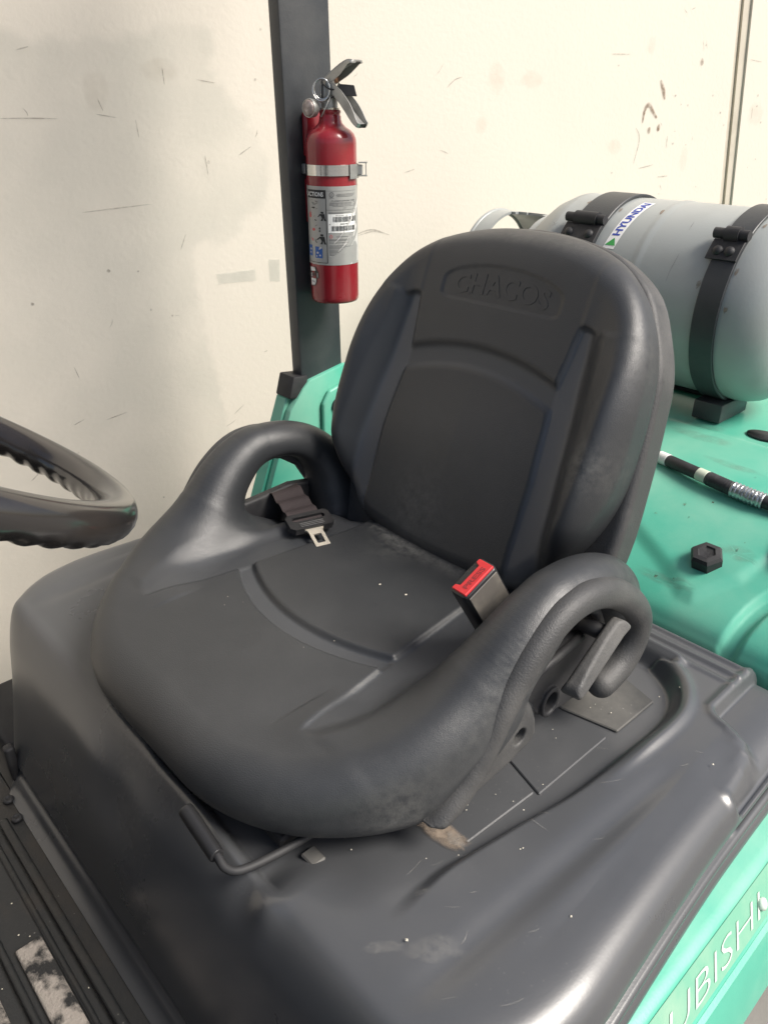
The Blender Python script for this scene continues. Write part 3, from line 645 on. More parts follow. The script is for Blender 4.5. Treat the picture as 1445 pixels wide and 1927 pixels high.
# ---- tank cradle, straps with hinges
TY, TZ, TR = .833, .186, .16
def ring_pt(x, ph, r): a = R(ph); return (x, TY-r*math.cos(a), TZ+r*math.sin(a))      # ph 0 = towards the seat, 90 = top
def strap(x0, x1, p0, p1, r0=TR+.0012, th_=.004):
    V = []; F = []; n_ = 70
    for i in range(n_+1):
        ph = p0+(p1-p0)*i/n_
        for x, r in ((x0, r0), (x1, r0), (x1, r0+th_), (x1-.001, r0+th_+.001), (x0+.001, r0+th_+.001), (x0, r0+th_)): V.append(ring_pt(x, ph, r))
    for i in range(n_):
        for j in range(6): F.append((i*6+j, i*6+(j+1) % 6, (i+1)*6+(j+1) % 6, (i+1)*6+j))
    F += [tuple(range(6))[::-1], tuple(n_*6+j for j in range(6))]; return V, F
crd = fpart('tank_cradle', box((-.10, TY+.045, .004), (.28, .040, .010), .002, 1), 'matte')
for x0, x1 in ((-.2475, -.183), (.0375, .0785)):
    st = fpart('tank_strap', strap(x0, x1, -86, 228), 'black', sharp=40)
    xc = (x0+x1)/2
    fpart('strap_foot', box((xc+.005, TY-.045, .017), (x1-x0+.012, .105, .034), .003, 2), 'black', st, sharp=30)
    fpart('strap_hinge', tube(np.array([ring_pt(x0-.013, 49, TR+.013), ring_pt(x1+.003, 49, TR+.013)]), .0085, 14), 'matte', st, sharp=40)
    fpart('hinge_barrel', tube(np.array([ring_pt(x0+.006, 49.2, TR+.012), ring_pt(x1-.012, 49.2, TR+.012)]), .0125, 16), 'matte', st, sharp=40)
    fpart('hinge_leaf', strap(x0-.010, x1+.001, 34, 46, TR+.0065, .003), 'matte', st, sharp=40)
    for xb in (x0+.006, x1-.016):
        b0 = Vector(ring_pt(xb, 39, TR+.0095)); nn = (b0-Vector((xb, TY, TZ))).normalized()
        q = nn.to_track_quat('Z', 'Y'); fpart('strap_bolt', lathe([(.0085, 0), (.0085, .002), (.006, .006), (.002, .007)], 14, lambda a, b, z, q=q, b0=b0: tuple(q @ Vector((a, b, z))+b0)), 'matte', st)

# ---- hydraulic hose lying across the counterweight
hp_ = spline(np.array([(.02, .572, -.014), (.09, .547, -.008), (.165, .527, -.006), (.235, .520, -.010), (.30, .520, -.014), (.36, .535, -.036), (.42, .60, -.09)]), 20)
hose = fpart('hydraulic_hose', tube(hp_, .0098, 16), 'hose')
def hseg(t0, t1, r, m, name, wob=0):
    L_ = np.concatenate([[0], np.cumsum(np.linalg.norm(np.diff(hp_, axis=0), axis=1))]); ts = np.linspace(t0, t1, 26)
    P = np.stack([np.interp(ts, L_, hp_[:, k]) for k in range(3)], 1); rr = r+wob*np.abs(np.sin(np.arange(26)*1.1))
    return fpart(name, tube(P, rr, 18), m, hose)
hseg(.068, .088, .0102, 'white', 'hose_tag'); hseg(.148, .164, .0104, 'tape', 'tape_band'); hseg(.205, .255, .0098, 'foil', 'hose_crimp', .003)
hseg(.166, .205, .0104, 'hose', 'hose_sleeve', .0008)

# ================================================================== GAS CYLINDER
gas = empty('gas_cylinder', (-.13, TY, TZ-TR), label='grey steel gas cylinder with a blue brand sticker, strapped lying across the counterweight', cat='gas cylinder')
GO = Vector((-.13, TY, TZ-TR)); gl = lambda vf: ([tuple(Vector(p)-GO) for p in vf[0]], vf[1])
def tp(r, ph, x): return ring_pt(x, ph, r)
prof_t = [(.055, -.385), (.10, -.372), (.128, -.352), (.146, -.328), (.156, -.306), (.1595, -.298), (.16, -.296), (.16, -.290), (.1608, -.288), (.16, -.286), (.16, -.105), (.1602, -.100), (.1617, -.095), (.1617, -.089), (.1602, -.084), (.16, -.08),
          (.16, .088), (.1585, .104), (.153, .122), (.142, .140), (.124, .155), (.10, .165), (.06, .171), (.01, .173)]
V, F = lathe(prof_t, 96, lambda a, b, z: (z, TY+a, TZ+b)); obj('tank_body', gl((V, F)), 'tank', gas)
# guard collar with an open window at the left end
CR = .112; cf = []; cv = []; nc, nl = 120, 16; x0c, x1c = -.52, -.352
keep = {}
def cpt(i, j, r): return ring_pt(x0c+(x1c-x0c)*j/nl, 360*i/nc, r)
for r in (CR, CR-.005):
    for i in range(nc):
        for j in range(nl+1): cv.append(cpt(i, j, r))
def cell_open(i, j):
    ph = 360*(i+.5)/nc; x = x0c+(x1c-x0c)*(j+.5)/nl; out = False
    for c_ in (62, 242):
        u_, v_ = ((ph-c_+180) % 360-180)/33., (x+.432)/.050; out |= (abs(u_)**3+abs(v_)**3) < 1
    return out
NB = nc*(nl+1); oid = lambda i, j, k: k*NB+(i % nc)*(nl+1)+j
for i in range(nc):
    for j in range(nl):
        if cell_open(i, j): continue
        cf.append((oid(i, j, 0), oid(i+1, j, 0), oid(i+1, j+1, 0), oid(i, j+1, 0))); cf.append((oid(i, j, 1), oid(i, j+1, 1), oid(i+1, j+1, 1), oid(i+1, j, 1)))
        for (di, dj, a, b) in ((-1, 0, (0, 0), (0, 1)), (1, 0, (1, 1), (1, 0)), (0, -1, (1, 0), (0, 0)), (0, 1, (0, 1), (1, 1))):
            jj = j+dj
            if jj < 0 or jj >= nl or cell_open((i+di) % nc, jj):
                p0, p1 = (i+a[0], j+a[1]), (i+b[0], j+b[1]); cf.append((oid(*p0, 0), oid(*p1, 0), oid(*p1, 1), oid(*p0, 1)))
obj('collar', gl((cv, cf)), 'tank', gas, sharp=40)
obj('collar_rim', gl(tube([ring_pt(-.520, a, CR-.0025) for a in np.linspace(0, 360, 80, endpoint=False)], .0055, 10, closed=True)), 'tank', gas)
obj('valve', gl(join(tube([(-.385, TY, TZ), (-.43, TY, TZ)], .022, 20), tube([(-.43, TY, TZ-.03), (-.43, TY, TZ+.05)], .016, 16))), 'brass', gas, sharp=40)
obj('valve_handwheel', gl(tube([(-.43+.0*a, TY+.028*math.cos(a), TZ+.055+.0*a) if False else (-.43+.028*math.sin(a), TY+.028*math.cos(a), TZ+.055) for a in np.linspace(0, 6.283, 30, endpoint=False)], .007, 10, closed=True)), 'blueicon', gas)
# brand sticker running up round the tank, letters' tops to the left
SR = TR+.0006
def stick(a, b, off=0.0):                           # a: degrees up round the tank, b: metres to the left
    return ring_pt(-.1425-b+(a-36)*.0003, a, SR+off)
n_ = 30; A_ = np.linspace(33, 77, n_)
stv = [stick(a, b) for a in A_ for b in (0, .0225)]
stk = obj('brand_sticker', gl((stv, [(i*2, i*2+1, i*2+3, i*2+2) for i in range(n_-1)])), 'white', gas, smooth=False)
tv, tf = fit_text('HYUNDAI', 42.3, 75.5, .0040, .0190, bold=.03)
obj('sticker_lettering', gl(([stick(p[0], p[1], .0005) for p in tv], tf)), 'blue', stk, smooth=False)
obj('sticker_triangle', gl(([stick(35.2, .001, .0005), stick(40.6, .0100, .0005), stick(35.2, .0210, .0005)], [(0, 1, 2)])), 'greeninkt', stk, smooth=False)
tpt = lambda x, ph: tuple(Vector(ring_pt(x, ph, TR+.0009))-GO)
fade_obj('scratch', *stroke([(-.0215, 36), (-.023, 30), (-.0245, 26), (-.0258, 18)], .0011, lambda a, b: tpt(a, b)), 'scuffdark', gas)
fade_obj('scratch', *stroke([(-.030, 60), (-.028, 52)], .0009, lambda a, b: tpt(a, b)), 'scuffdark', gas)
def wr(P): return stroke(P, .0013, lambda a, b: tuple(Vector(ring_pt(a, b, .1615 if a > -.3 else .1605-(max(0, -.298-a))*.55))-GO), taper=False)
for P in ([(-.345, 47.5), (-.334, 48.5), (-.330, 46.5), (-.338, 43.5), (-.328, 42.5)], [(-.327, 48), (-.326, 42)], [(-.327, 45), (-.318, 48)], [(-.327, 45), (-.314, 42.5)], [(-.2925, 46.5), (-.2825, 43.5)], [(-.282, 46.5), (-.2915, 43.5)]):
    fade_obj('handwriting', *wr(P), 'scuffdark', gas)
for k in range(16):
    x, ph = random.uniform(-.17, .03), random.uniform(-10, 75); l = random.uniform(.004, .014); q = random.uniform(-120, 120)
    fade_obj('scuff_mark', *stroke([(x, ph), (x+l*.5, ph+q*l*.5+.5), (x+l, ph+q*l)], .0006, lambda a, b: tpt(a, b)), 'scuffdark' if k % 3 else 'scrape', gas)
for k, (x, ph) in enumerate([(.0845, 62), (.083, 30), (-.255, 70), (-.178, 64), (.031, 20), (-.100, 66), (.086, 8)]):
    fade_obj('rust_spot', *blob(x, ph, .0035, 2.6, lambda a, b: tpt(a, b), seed=k+70, jag=.5), 'rustspot', gas)

# ================================================================== FIRE EXTINGUISHER
EX = np.array([-.412, .283, .204]); ez = math.atan2(RIGHT[1], RIGHT[0])
ext = empty('fire_extinguisher', tuple(EX), ez, label='red fire extinguisher with a silver instruction label strapped to the black pillar', cat='fire extinguisher')
H0 = .204; ER = .0400
zz = lambda z: z-H0                                 # world height -> local
body = [(.010, .006), (.026, .003), (.034, .0005), (.0375, .001), (.0395, .0045), (ER, .010), (ER, zz(.445)), (.0392, zz(.452)), (.0365, zz(.4585)), (.031, zz(.464)), (.024, zz(.468)), (.0185, zz(.4735)), (.0168, zz(.479)), (.0168, zz(.483)), (.0158, zz(.484)), (.0158, zz(.486)), (.0168, zz(.4875)), (.0168, zz(.491)), (.010, zz(.4915))]
obj('cylinder_body', lathe(body, 72), 'red', ext, sharp=60)
obj('neck_ring', lathe([(.0145, zz(.4905)), (.0155, zz(.492)), (.0155, zz(.4945)), (.013, zz(.4955))], 36), 'steel', ext, sharp=30)
valve = obj('valve_body', join(lathe([(.0125, zz(.494)), (.0125, zz(.507)), (.0105, zz(.509)), (.0105, zz(.531)), (.006, zz(.534))], 24), box((-.004, 0, zz(.513)), (.020, .018, .026), .003, 2)), 'alu', ext, sharp=35)
obj('pressure_pin', lathe([(.0065, zz(.528)), (.0065, zz(.5365)), (.003, zz(.538))], 16, lambda a, b, z: (a+.008, b, z)), 'brass', valve)
LEVROT = Matrix.Rotation(R(-35), 3, 'Z')
def channel(path, wd, lip, th_=.0016, tipw=None):
    """bent sheet handle: U-section along a path in the local x-z plane; lips hang to the left of travel"""
    P = spline(np.array(path), 8); T = np.gradient(P, axis=0); T /= np.linalg.norm(T, axis=1)[:, None]; Nn = np.stack([T[:, 1], -T[:, 0]], 1)
    V = []; F = []; n_ = len(P)
    for i in range(n_):
        s = i/(n_-1); wv = wd[0]+(wd[1]-wd[0])*smoothstep(0.15, .9, s); lp = lip*(1-.72*float(smoothstep(.45, 1, s)))
        if s > .93: wv *= 1-.45*((s-.93)/.07)**2
        sec = [(-wv, lp), (-wv, .003), (-wv+.003, 0), (wv-.003, 0), (wv, .003), (wv, lp), (wv-th_, lp), (wv-th_, .0035), (wv-.0035, th_), (-wv+.0035, th_), (-wv+th_, .0035), (-wv+th_, lp)]
        for a, b in sec: V.append((P[i][0]+Nn[i][0]*b, a, P[i][1]+Nn[i][1]*b))
    k = 12
    for i in range(n_-1):
        for j in range(k): F.append((i*k+j, i*k+(j+1) % k, (i+1)*k+(j+1) % k, (i+1)*k+j))
    F += [tuple(range(k))[::-1], tuple((n_-1)*k+j for j in range(k))]; return [tuple(LEVROT @ Vector(p)) for p in V], F
obj('squeeze_lever', channel([(-.012, zz(.531)), (.000, zz(.538)), (.014, zz(.5455)), (.030, zz(.553)), (.045, zz(.5575)), (.056, zz(.5560))], (.0090, .0150), .0140), 'alu', ext, sharp=40)
hv, hf = channel([(.006, zz(.5185)), (.021, zz(.509)), (.038, zz(.4925)), (.053, zz(.477)), (.063, zz(.4700))], (.0090, .0135), -.0115)
obj('carry_handle', (hv, hf), 'alu', ext, sharp=40)
obj('pull_ring', tube([(-.0115+.0125*math.cos(a), -.0135+.003*math.sin(a*1), zz(.518)+.0145*math.sin(a)) for a in np.linspace(0, 6.2832, 40, endpoint=False)], .0011, 8, closed=True), 'steel', ext)
obj('pull_ring', tube([(-.0100+.0120*math.cos(a), -.0150, zz(.5195)+.0138*math.sin(a)) for a in np.linspace(0, 6.2832, 40, endpoint=False)], .0011, 8, closed=True), 'steel', ext)
obj('pull_pin', tube([(-.010, -.014, zz(.5055)), (-.010, -.0125, zz(.531))], .0013, 8), 'matte', ext)
obj('seal_tie', join(tube(spline(np.array([(-.008, -.0145, zz(.526)), (.000, -.016, zz(.520)), (.010, -.016, zz(.5185)), (.0165, -.0165, zz(.520))]), 6), .0011, 8), tube(spline(np.array([(-.008, -.0145, zz(.506)), (.004, -.016, zz(.508)), (.012, -.016, zz(.513)), (.0165, -.0165, zz(.518))]), 6), .0009, 8)), 'matte', ext)
obj('seal_tag', prism([(.0125, zz(.518)), (.0185, zz(.526)), (.0385, zz(.5245)), (.0425, zz(.5095)), (.0195, zz(.510))], -.0185, -.0165, .0006, 1, lambda u, v, w_: (u, w_, v)), 'matte', ext, sharp=30)
gr = Matrix.Rotation(R(-38), 3, 'Z')
gpt = lambda a, b, z: tuple(gr @ Vector((a, -.0065-z, b))+Vector((-.0235, -.004, zz(.494))))
ga = obj('pressure_gauge', lathe([(.0125, -.004), (.0135, .004), (.0128, .0065), (.0118, .0065)], 32, gpt), 'alu', ext, sharp=40)
obj('gauge_glass', lathe([(.0118, .0066), (.0095, .0086), (.005, .0096), (.001, .0098)], 32, gpt), 'glass', ga)
obj('siphon_wire', tube([(.002, -.0165, zz(.509)), (-.005, -.019, zz(.495)), (-.012, -.022, zz(.482))], .0008, 8), 'alu', ext)

# label: everything laid out in (arc, height) and wrapped round the body
def crop(cx, cy):                                   # layout grid -> arc angle, local height
    return math.asin(max(-1, min(1, (cx-420)/303.))), zz(.386-(cy-410)/960.*.1185)
def wrap(a, z, off): r = ER+off; return (r*math.sin(a), -r*math.cos(a), z)
def lrect(x0, y0, x1, y1, off, nseg=10):
    V = []
    for i in range(nseg+1):
        for y in (y0, y1): V.append(wrap(*crop(x0+(x1-x0)*i/nseg, y), off))
    return V, [(i*2, i*2+1, i*2+3, i*2+2) for i in range(nseg)]
def lpoly(P, off): return [wrap(*crop(*p), off) for p in P], [tuple(range(len(P)))[::-1]]
def ltext(s, x0, x1, y0, y1, off, **k):
    v, f = fit_text(s, x0, x1, 0, 1, **k); return [wrap(*crop(p[0], y1+(y0-y1)*p[1]), off) for p in v], f
lab = obj('instruction_label', ([wrap(a, z, .0003) for a in np.linspace(-2.6, 1.53, 70) for z in (zz(.2675), zz(.386))], [(i*2, i*2+2, i*2+3, i*2+1) for i in range(69)]), 'silverlabel', ext)
o2, o3 = .0006, .0009
obj('label_header', lrect(120, 452, 362, 552, o2), 'ink', lab, smooth=False)
obj('label_lettering', ltext('INSTRUCTIONS'[5:], 128, 330, 478, 530, o3, bold=.02), 'white', lab, smooth=False)
lines = [lrect(356, 552, 364, 1345, o2, 2), lrect(120, 1338, 364, 1345, o2), lrect(366, 686, 690, 689, o2), lrect(366, 462, 700, 464, o2)]
obj('label_rule', join(*lines), 'ink', lab, smooth=False)
pic = []
def man(x, y, s):
    return join(lpoly([(x-s*.18, y-s*1.0), (x+s*.12, y-s*1.0), (x+s*.15, y-s*.78), (x-s*.15, y-s*.78)], o2), lpoly([(x-s*.30, y-s*.72), (x+s*.25, y-s*.75), (x+s*.32, y-s*.30), (x-s*.05, y-s*.28)], o2),
                lpoly([(x-s*.02, y-s*.32), (x+s*.12, y-s*.32), (x+s*.02, y+s*.05), (x-s*.2, y+s*.05)], o2), lpoly([(x+s*.12, y-s*.32), (x+s*.3, y-s*.32), (x+s*.42, y+s*.05), (x+s*.22, y+s*.05)], o2),
                lpoly([(x-s*.55, y-s*.45), (x-s*.28, y-s*.70), (x-s*.2, y-s*.6), (x-s*.5, y-s*.35)], o2))
pic += [man(312, 815, 105), man(300, 1102, 118), lpoly([(268, 900), (280, 900), (284, 925), (264, 925)], o2), lpoly([(266, 935), (280, 935), (280, 958), (264, 958)], o2), lpoly([(205, 1050), (222, 1070), (235, 1098), (225, 1095)], o2)]
for k in range(14):
    x, y, l = 160+random.random()*80, 570+random.random()*110, 8+random.random()*30; q = random.uniform(-14, 14); pic.append(lpoly([(x, y), (x+l, y+q), (x+l, y+q+4), (x, y+4)], o2))
pic += [lpoly([(185, 660), (215, 655), (225, 665), (215, 678), (190, 672)], o2), lpoly([(215, 805), (240, 815), (238, 824), (214, 818)], o2), lpoly([(205, 770), (285, 735), (286, 738), (206, 774)], o2), lpoly([(215, 1060), (265, 1040), (266, 1043), (216, 1064)], o2), lpoly([(215, 890), (245, 870), (247, 873), (217, 894)], o2)]
obj('label_pictogram', join(*pic), 'ink', lab, smooth=False)
obj('label_flame', join(lpoly([(150, 785), (152, 735), (163, 712), (172, 740), (176, 788)], o2), lpoly([(180, 935), (192, 912), (215, 920), (218, 938), (195, 952)], o2), lpoly([(165, 1035), (185, 1045), (195, 1072), (180, 1075)], o2)), 'pink', lab, smooth=False)
obj('label_icon', join(lrect(208, 1142, 298, 1285, o2, 4), lrect(128, 1130, 172, 1268, o2, 3)), 'blueicon', lab, smooth=False)
obj('label_icon_mark', join(*[lpoly([(cx+r_*math.cos(a), cy+r_*1.1*math.sin(a)) for a in np.linspace(0, 6.28, 10, endpoint=False)], o3) for cx, cy, r_ in ((240, 1218, 13), (268, 1250, 11), (155, 1180, 12), (228, 1262, 8), (150, 1225, 10))],
    lpoly([(262, 1145), (290, 1138), (298, 1155), (255, 1182)], o3)), 'palelabel', lab, smooth=False)
tl_ = []
for (y, x0, x1) in [(498, 490, 690), (512, 480, 680), (526, 490, 670), (600, 410, 690), (612, 400, 700), (626, 400, 690), (641, 440, 690), (664, 560, 600), (716, 388, 640), (728, 388, 560)]:
    tl_.append(lrect(x0, y, x1, y+5, o2, 6))
for y in (1010, 1045, 1058, 1085, 1120, 1135, 1150, 1172, 1188, 1205, 1222, 1240): tl_.append(lrect(470 if y == 1010 else 384, y, random.randint(560, 660) if y < 1160 else 560-int((y-1160)*1.4), y+5, o2, 6))
ul = [(430+29*math.cos(a), 507+31*math.sin(a)) for a in np.linspace(0, 6.28, 24, endpoint=False)]; ul2 = [(430+22*math.cos(a), 507+24*math.sin(a)) for a in np.linspace(0, 6.28, 24, endpoint=False)]
rv = [wrap(*crop(*p), o2) for p in ul]+[wrap(*crop(*p), o2) for p in ul2]
obj('label_small_print', join(*tl_, (rv, [(i, (i+1) % 24, 24+(i+1) % 24, 24+i) for i in range(24)]), ltext('UL', 417, 443, 493, 521, o2), ltext('LISTED', 402, 458, 541, 551, o2)), 'greyink', lab, smooth=False, kind='stuff')
obj('label_lettering', ltext('CLASSIFICATION USE', 425, 690, 571, 588, o2, bold=.02), 'greyink', lab, smooth=False)
obj('barcode_sticker', lrect(380, 737, 690, 965, o2, 8), 'white', lab, smooth=False)
bars = []
for y0, y1, xa in ((768, 832, 440), (880, 942, 422)):
    x = xa
    while x < 688:
        b = random.choice((3, 4, 6, 8)); bars.append(lrect(x, y0, min(x+b, 690), y1, o3, 1)); x += b+random.choice((4, 5, 7))
bars += [ltext('833797', 525, 625, 850, 865, o3, bold=.02), lpoly([(394, 855), (406, 855), (406, 863), (394, 863)], o3), ltext('MODEL 10', 470, 610, 748, 759, o3)]
obj('barcode', join(*bars), 'ink', lab, smooth=False)
dm = [(410, 985), (432, 1010), (410, 1035), (388, 1010)]; dm2 = [(410, 993), (425, 1010), (410, 1027), (395, 1010)]
obj('hazard_diamond', ([wrap(*crop(*p), o2) for p in dm+dm2], [(i, (i+1) % 4, 4+(i+1) % 4, 4+i) for i in range(4)]), 'pink', lab, smooth=False)
sw = [lpoly([(345, 1366), (420, 1310), (560, 1225), (640, 1140), (690, 1040), (712, 960), (716, 1160), (714, 1340), (640, 1366), (500, 1369)], o3)]
sw += [lpoly(P, .0012) for P in ([(436, 1105), (520, 985), (600, 880), (624, 822), (660, 745), (700, 620), (718, 545), (716, 640), (690, 740), (650, 815), (632, 850), (560, 960), (500, 1045)],
        [(484, 1205), (560, 1090), (632, 1000), (668, 935), (700, 860), (704, 905), (690, 950), (640, 1035), (570, 1120)], [(655, 1030), (680, 955), (690, 960), (676, 1010)], [(378, 1225), (392, 1250), (408, 1262), (395, 1262)])]
obj('label_flash', join(*sw), 'palelabel', lab, smooth=False)
# crest sticker low on the body
cr = [(128, 1408), (200, 1402), (214, 1440), (236, 1470), (238, 1548), (214, 1552), (212, 1600), (190, 1650), (150, 1668), (136, 1655)]
crest = obj('crest_sticker', lpoly(cr, .0004), 'ink', ext, smooth=False)
obj('crest_field', join(lpoly([(136, 1420), (190, 1412), (205, 1455), (140, 1470)], .0008), lpoly([(138, 1490), (228, 1480), (228, 1538), (138, 1545)], .0008), lpoly([(138, 1562), (205, 1558), (203, 1600), (185, 1640), (142, 1655)], .0008)), 'white', crest, smooth=False)
obj('crest_lettering', join(ltext('BUCKEYE', 100, 220, 1492, 1532, .0011, bold=.02), ltext('FIRE', 150, 190, 1590, 1610, .0011)), 'ink', crest, smooth=False)
# strap band and clasp, red wall bracket: fixed to the pillar, part of the forklift
eb = empty('extinguisher_bracket', tuple(Vector(EX)-FO), ez, parent=fork)
def plate_y(y0, y1, z0, z1, x0, x1, m, name, bev=.004):
    # world box expressed in the bracket's frame
    v, f = box(((x0+x1)/2, (y0+y1)/2, (z0+z1)/2), (x1-x0, y1-y0, z1-z0), bev, 3)
    rot = Matrix.Rotation(-ez, 3, 'Z'); return obj(name, ([tuple(rot @ (Vector(p)-Vector(EX))) for p in v], f), m, eb, sharp=40)
plate_y(.262, .305, .425, .490, -.4595, -.447, 'red', 'bracket_plate', .005)
plate_y(.262, .305, .325, .395, -.4595, -.447, 'red', 'bracket_plate', .005)
plate_y(.272, .296, .325, .49, -.4595, -.453, 'red', 'bracket_spine', .002)
plate_y(.2585, .3085, .400, .4155, -.4595, -.4475, 'alu', 'band_mount', .002)
band = [(ER+.0009, zz(.4005)), (ER+.0018, zz(.4008)), (ER+.0018, zz(.4162)), (ER+.0009, zz(.4165))]
obj('strap_band', lathe(band, 90, cap=False), 'steel', eb, sharp=30)
ck = [wrap(a, z, .0034) for a in np.linspace(.78, 1.5, 8) for z in (zz(.396), zz(.4168))]
obj('clasp', join((ck, [(i*2, i*2+2, i*2+3, i*2+1) for i in range(7)]), box((.0445, -.006, zz(.4077)), (.010, .012, .015), .0015, 1), box((.050, -.007, zz(.4185)), (.014, .012, .0018), .0006, 1), box((.050, -.007, zz(.3995)), (.014, .012, .0018), .0006, 1),
                  box((.0545, -.0035, zz(.409)), (.0015, .004, .018), .0005, 1)), 'alu', eb, sharp=35)

# ================================================================== OPERATOR SEAT
seat = empty('operator_seat', (0, 0, -.142), label='black vinyl bucket seat with hip restraint loops on the forklift deck', cat='seat')
SO = np.array([0, 0, -.142]); sl_ = lambda vf: ([tuple(np.array(p)-SO) for p in vf[0]], vf[1])
# ---- cushion with hip restraint loops
HP = spline(np.array([(.17, -.215, -.082), (.218, -.180, -.074), (.244, -.130, -.048), (.255, -.088, -.009), (.263, -.050, .028), (.265, -.0165, .0505), (.265, .014, .0570), (.265, .063, .0470), (.263, .105, .023), (.252, .128, -.014), (.236, .130, -.075)]), 9)
HR = np.interp(np.linspace(0, 1, len(HP)), [0, .1, .2, .3, .4, .5, .6, .8, 1], [.030, .034, .040, .042, .037, .0325, .0310, .036, .044])
def cush_top(ax, y):
    z = np.full(ax.shape, -.0425)
    xin = np.interp(y, [-.235, -.10, -.03, .09], [.156, .136, .129, .116]); xout = np.interp(y, [-.24, -.20, -.165, -.10, 0, .1], [.163, .182, .190, .185, .168, .15])
    ai = -.130+1.8*ax**2; ao = -.154+1.95*ax**2
    inside = smoothstep(.0045, -.0035, ax-xin)
    mid = np.where(y > ai, 0, 0)+.0032*smoothstep(-.003, .006, y-ai)-.0045*smoothstep(.006, -.003, y-ai)*smoothstep(-.0015, .0015, y-ao)+.0020*smoothstep(.002, -.002, y-ao)
    strip_ = -.0026+.0088*smoothstep(-.006, .020, ax-xout)
    fr = smoothstep(-.243, -.228, y)                                   # the grooves end at the front
    flat = .002+.006*smoothstep(.16, .25, ax)*smoothstep(-.31, -.24, y)
    z = z+fr*(inside*mid+(1-inside)*strip_)+(1-fr)*flat
    A = .030*smoothstep(-.02, -.10, y)*smoothstep(-.27, -.14, y)
    z = z+A*smoothstep(.17, .27, ax)
    z = z-1.2*np.maximum(0, -.225-y)**2-.010*smoothstep(-.03, .06, y)*smoothstep(.19, .25, ax)
    z = z+.012*smoothstep(.06, .14, y)*smoothstep(.2, .1, ax)
    return z
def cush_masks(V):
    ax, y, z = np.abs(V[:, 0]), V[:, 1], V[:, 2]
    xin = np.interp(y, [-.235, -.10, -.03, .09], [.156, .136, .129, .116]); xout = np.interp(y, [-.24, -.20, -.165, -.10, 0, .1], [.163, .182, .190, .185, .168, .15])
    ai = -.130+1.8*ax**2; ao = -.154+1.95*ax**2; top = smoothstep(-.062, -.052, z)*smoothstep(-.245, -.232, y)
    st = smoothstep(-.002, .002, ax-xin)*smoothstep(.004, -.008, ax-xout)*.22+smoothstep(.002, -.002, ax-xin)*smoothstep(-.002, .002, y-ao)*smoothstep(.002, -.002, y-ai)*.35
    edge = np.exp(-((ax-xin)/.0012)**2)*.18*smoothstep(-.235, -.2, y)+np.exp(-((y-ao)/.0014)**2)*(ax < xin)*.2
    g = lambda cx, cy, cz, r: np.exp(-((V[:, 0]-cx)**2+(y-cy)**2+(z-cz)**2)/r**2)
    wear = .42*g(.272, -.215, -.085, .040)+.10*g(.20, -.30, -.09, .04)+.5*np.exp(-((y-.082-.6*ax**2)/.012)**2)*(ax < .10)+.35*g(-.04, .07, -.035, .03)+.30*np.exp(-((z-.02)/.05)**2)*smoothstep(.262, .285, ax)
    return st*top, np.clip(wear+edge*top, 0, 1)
def back_masks(L):
    ax, t = np.abs(L[:, 0]), L[:, 1]
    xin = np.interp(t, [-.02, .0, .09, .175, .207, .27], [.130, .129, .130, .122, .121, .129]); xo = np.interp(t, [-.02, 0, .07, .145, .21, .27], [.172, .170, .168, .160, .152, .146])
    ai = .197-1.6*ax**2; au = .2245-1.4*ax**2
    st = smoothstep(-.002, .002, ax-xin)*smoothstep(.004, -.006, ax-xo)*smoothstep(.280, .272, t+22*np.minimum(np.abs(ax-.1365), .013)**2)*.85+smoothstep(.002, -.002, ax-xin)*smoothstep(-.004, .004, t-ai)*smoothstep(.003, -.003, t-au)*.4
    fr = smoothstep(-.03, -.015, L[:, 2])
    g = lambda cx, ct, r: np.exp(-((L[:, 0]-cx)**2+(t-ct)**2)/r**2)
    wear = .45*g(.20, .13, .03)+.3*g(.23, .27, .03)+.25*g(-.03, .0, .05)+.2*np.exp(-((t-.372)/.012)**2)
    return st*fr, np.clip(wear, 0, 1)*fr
def set_attr(o, **k):
    for n_, v_ in k.items():
        at = o.data.attributes.new(n_, 'FLOAT', 'POINT'); at.data.foreach_set('value', np.ascontiguousarray(v_, dtype=np.float32))
def f_cush(P):
    ax, y, z = np.abs(P[:, 0]), P[:, 1], P[:, 2]
    W_ = np.interp(y, [-.34, -.2, -.05, .02, .13], [.286, .286, .283, .276, .25]); cy, hy, rc = -.102, .233, .210
    qx, qy = ax-(W_-rc), np.abs(y-cy)-(hy-rc)
    d2 = np.minimum(np.maximum(qx, qy), 0)+np.hypot(np.maximum(qx, 0), np.maximum(qy, 0))-rc
    zt = cush_top(ax, y); zb = -.127
    zc, hz = (zt+zb)/2, (zt-zb)/2
    d = slab(d2, np.abs(z-zc)-hz, .039)
    Q = np.stack([ax, y, z], 1); g = np.full(len(P), .2); near = (ax > .13)
    if near.any(): g[near] = sd_chain(Q[near], HP, HR)
    r = smin(d, g, .045)
    # opening inside the loop
    hole = np.hypot((y-.033)/.051, (z+.010)/.047)-1; hd = np.maximum(hole*.047, .205-ax)
    return -smin(-r, hd+0*r, .018) if True else r
V, Q = nets(f_cush, (-.33, -.365, -.15), (.33, .185, .135), .0045, sub=1)
o_ = obj_np('seat_cushion', V-SO, Q, 'vinyl', seat); m0, m1 = cush_masks(V); set_attr(o_, strip=m0, wear=m1)

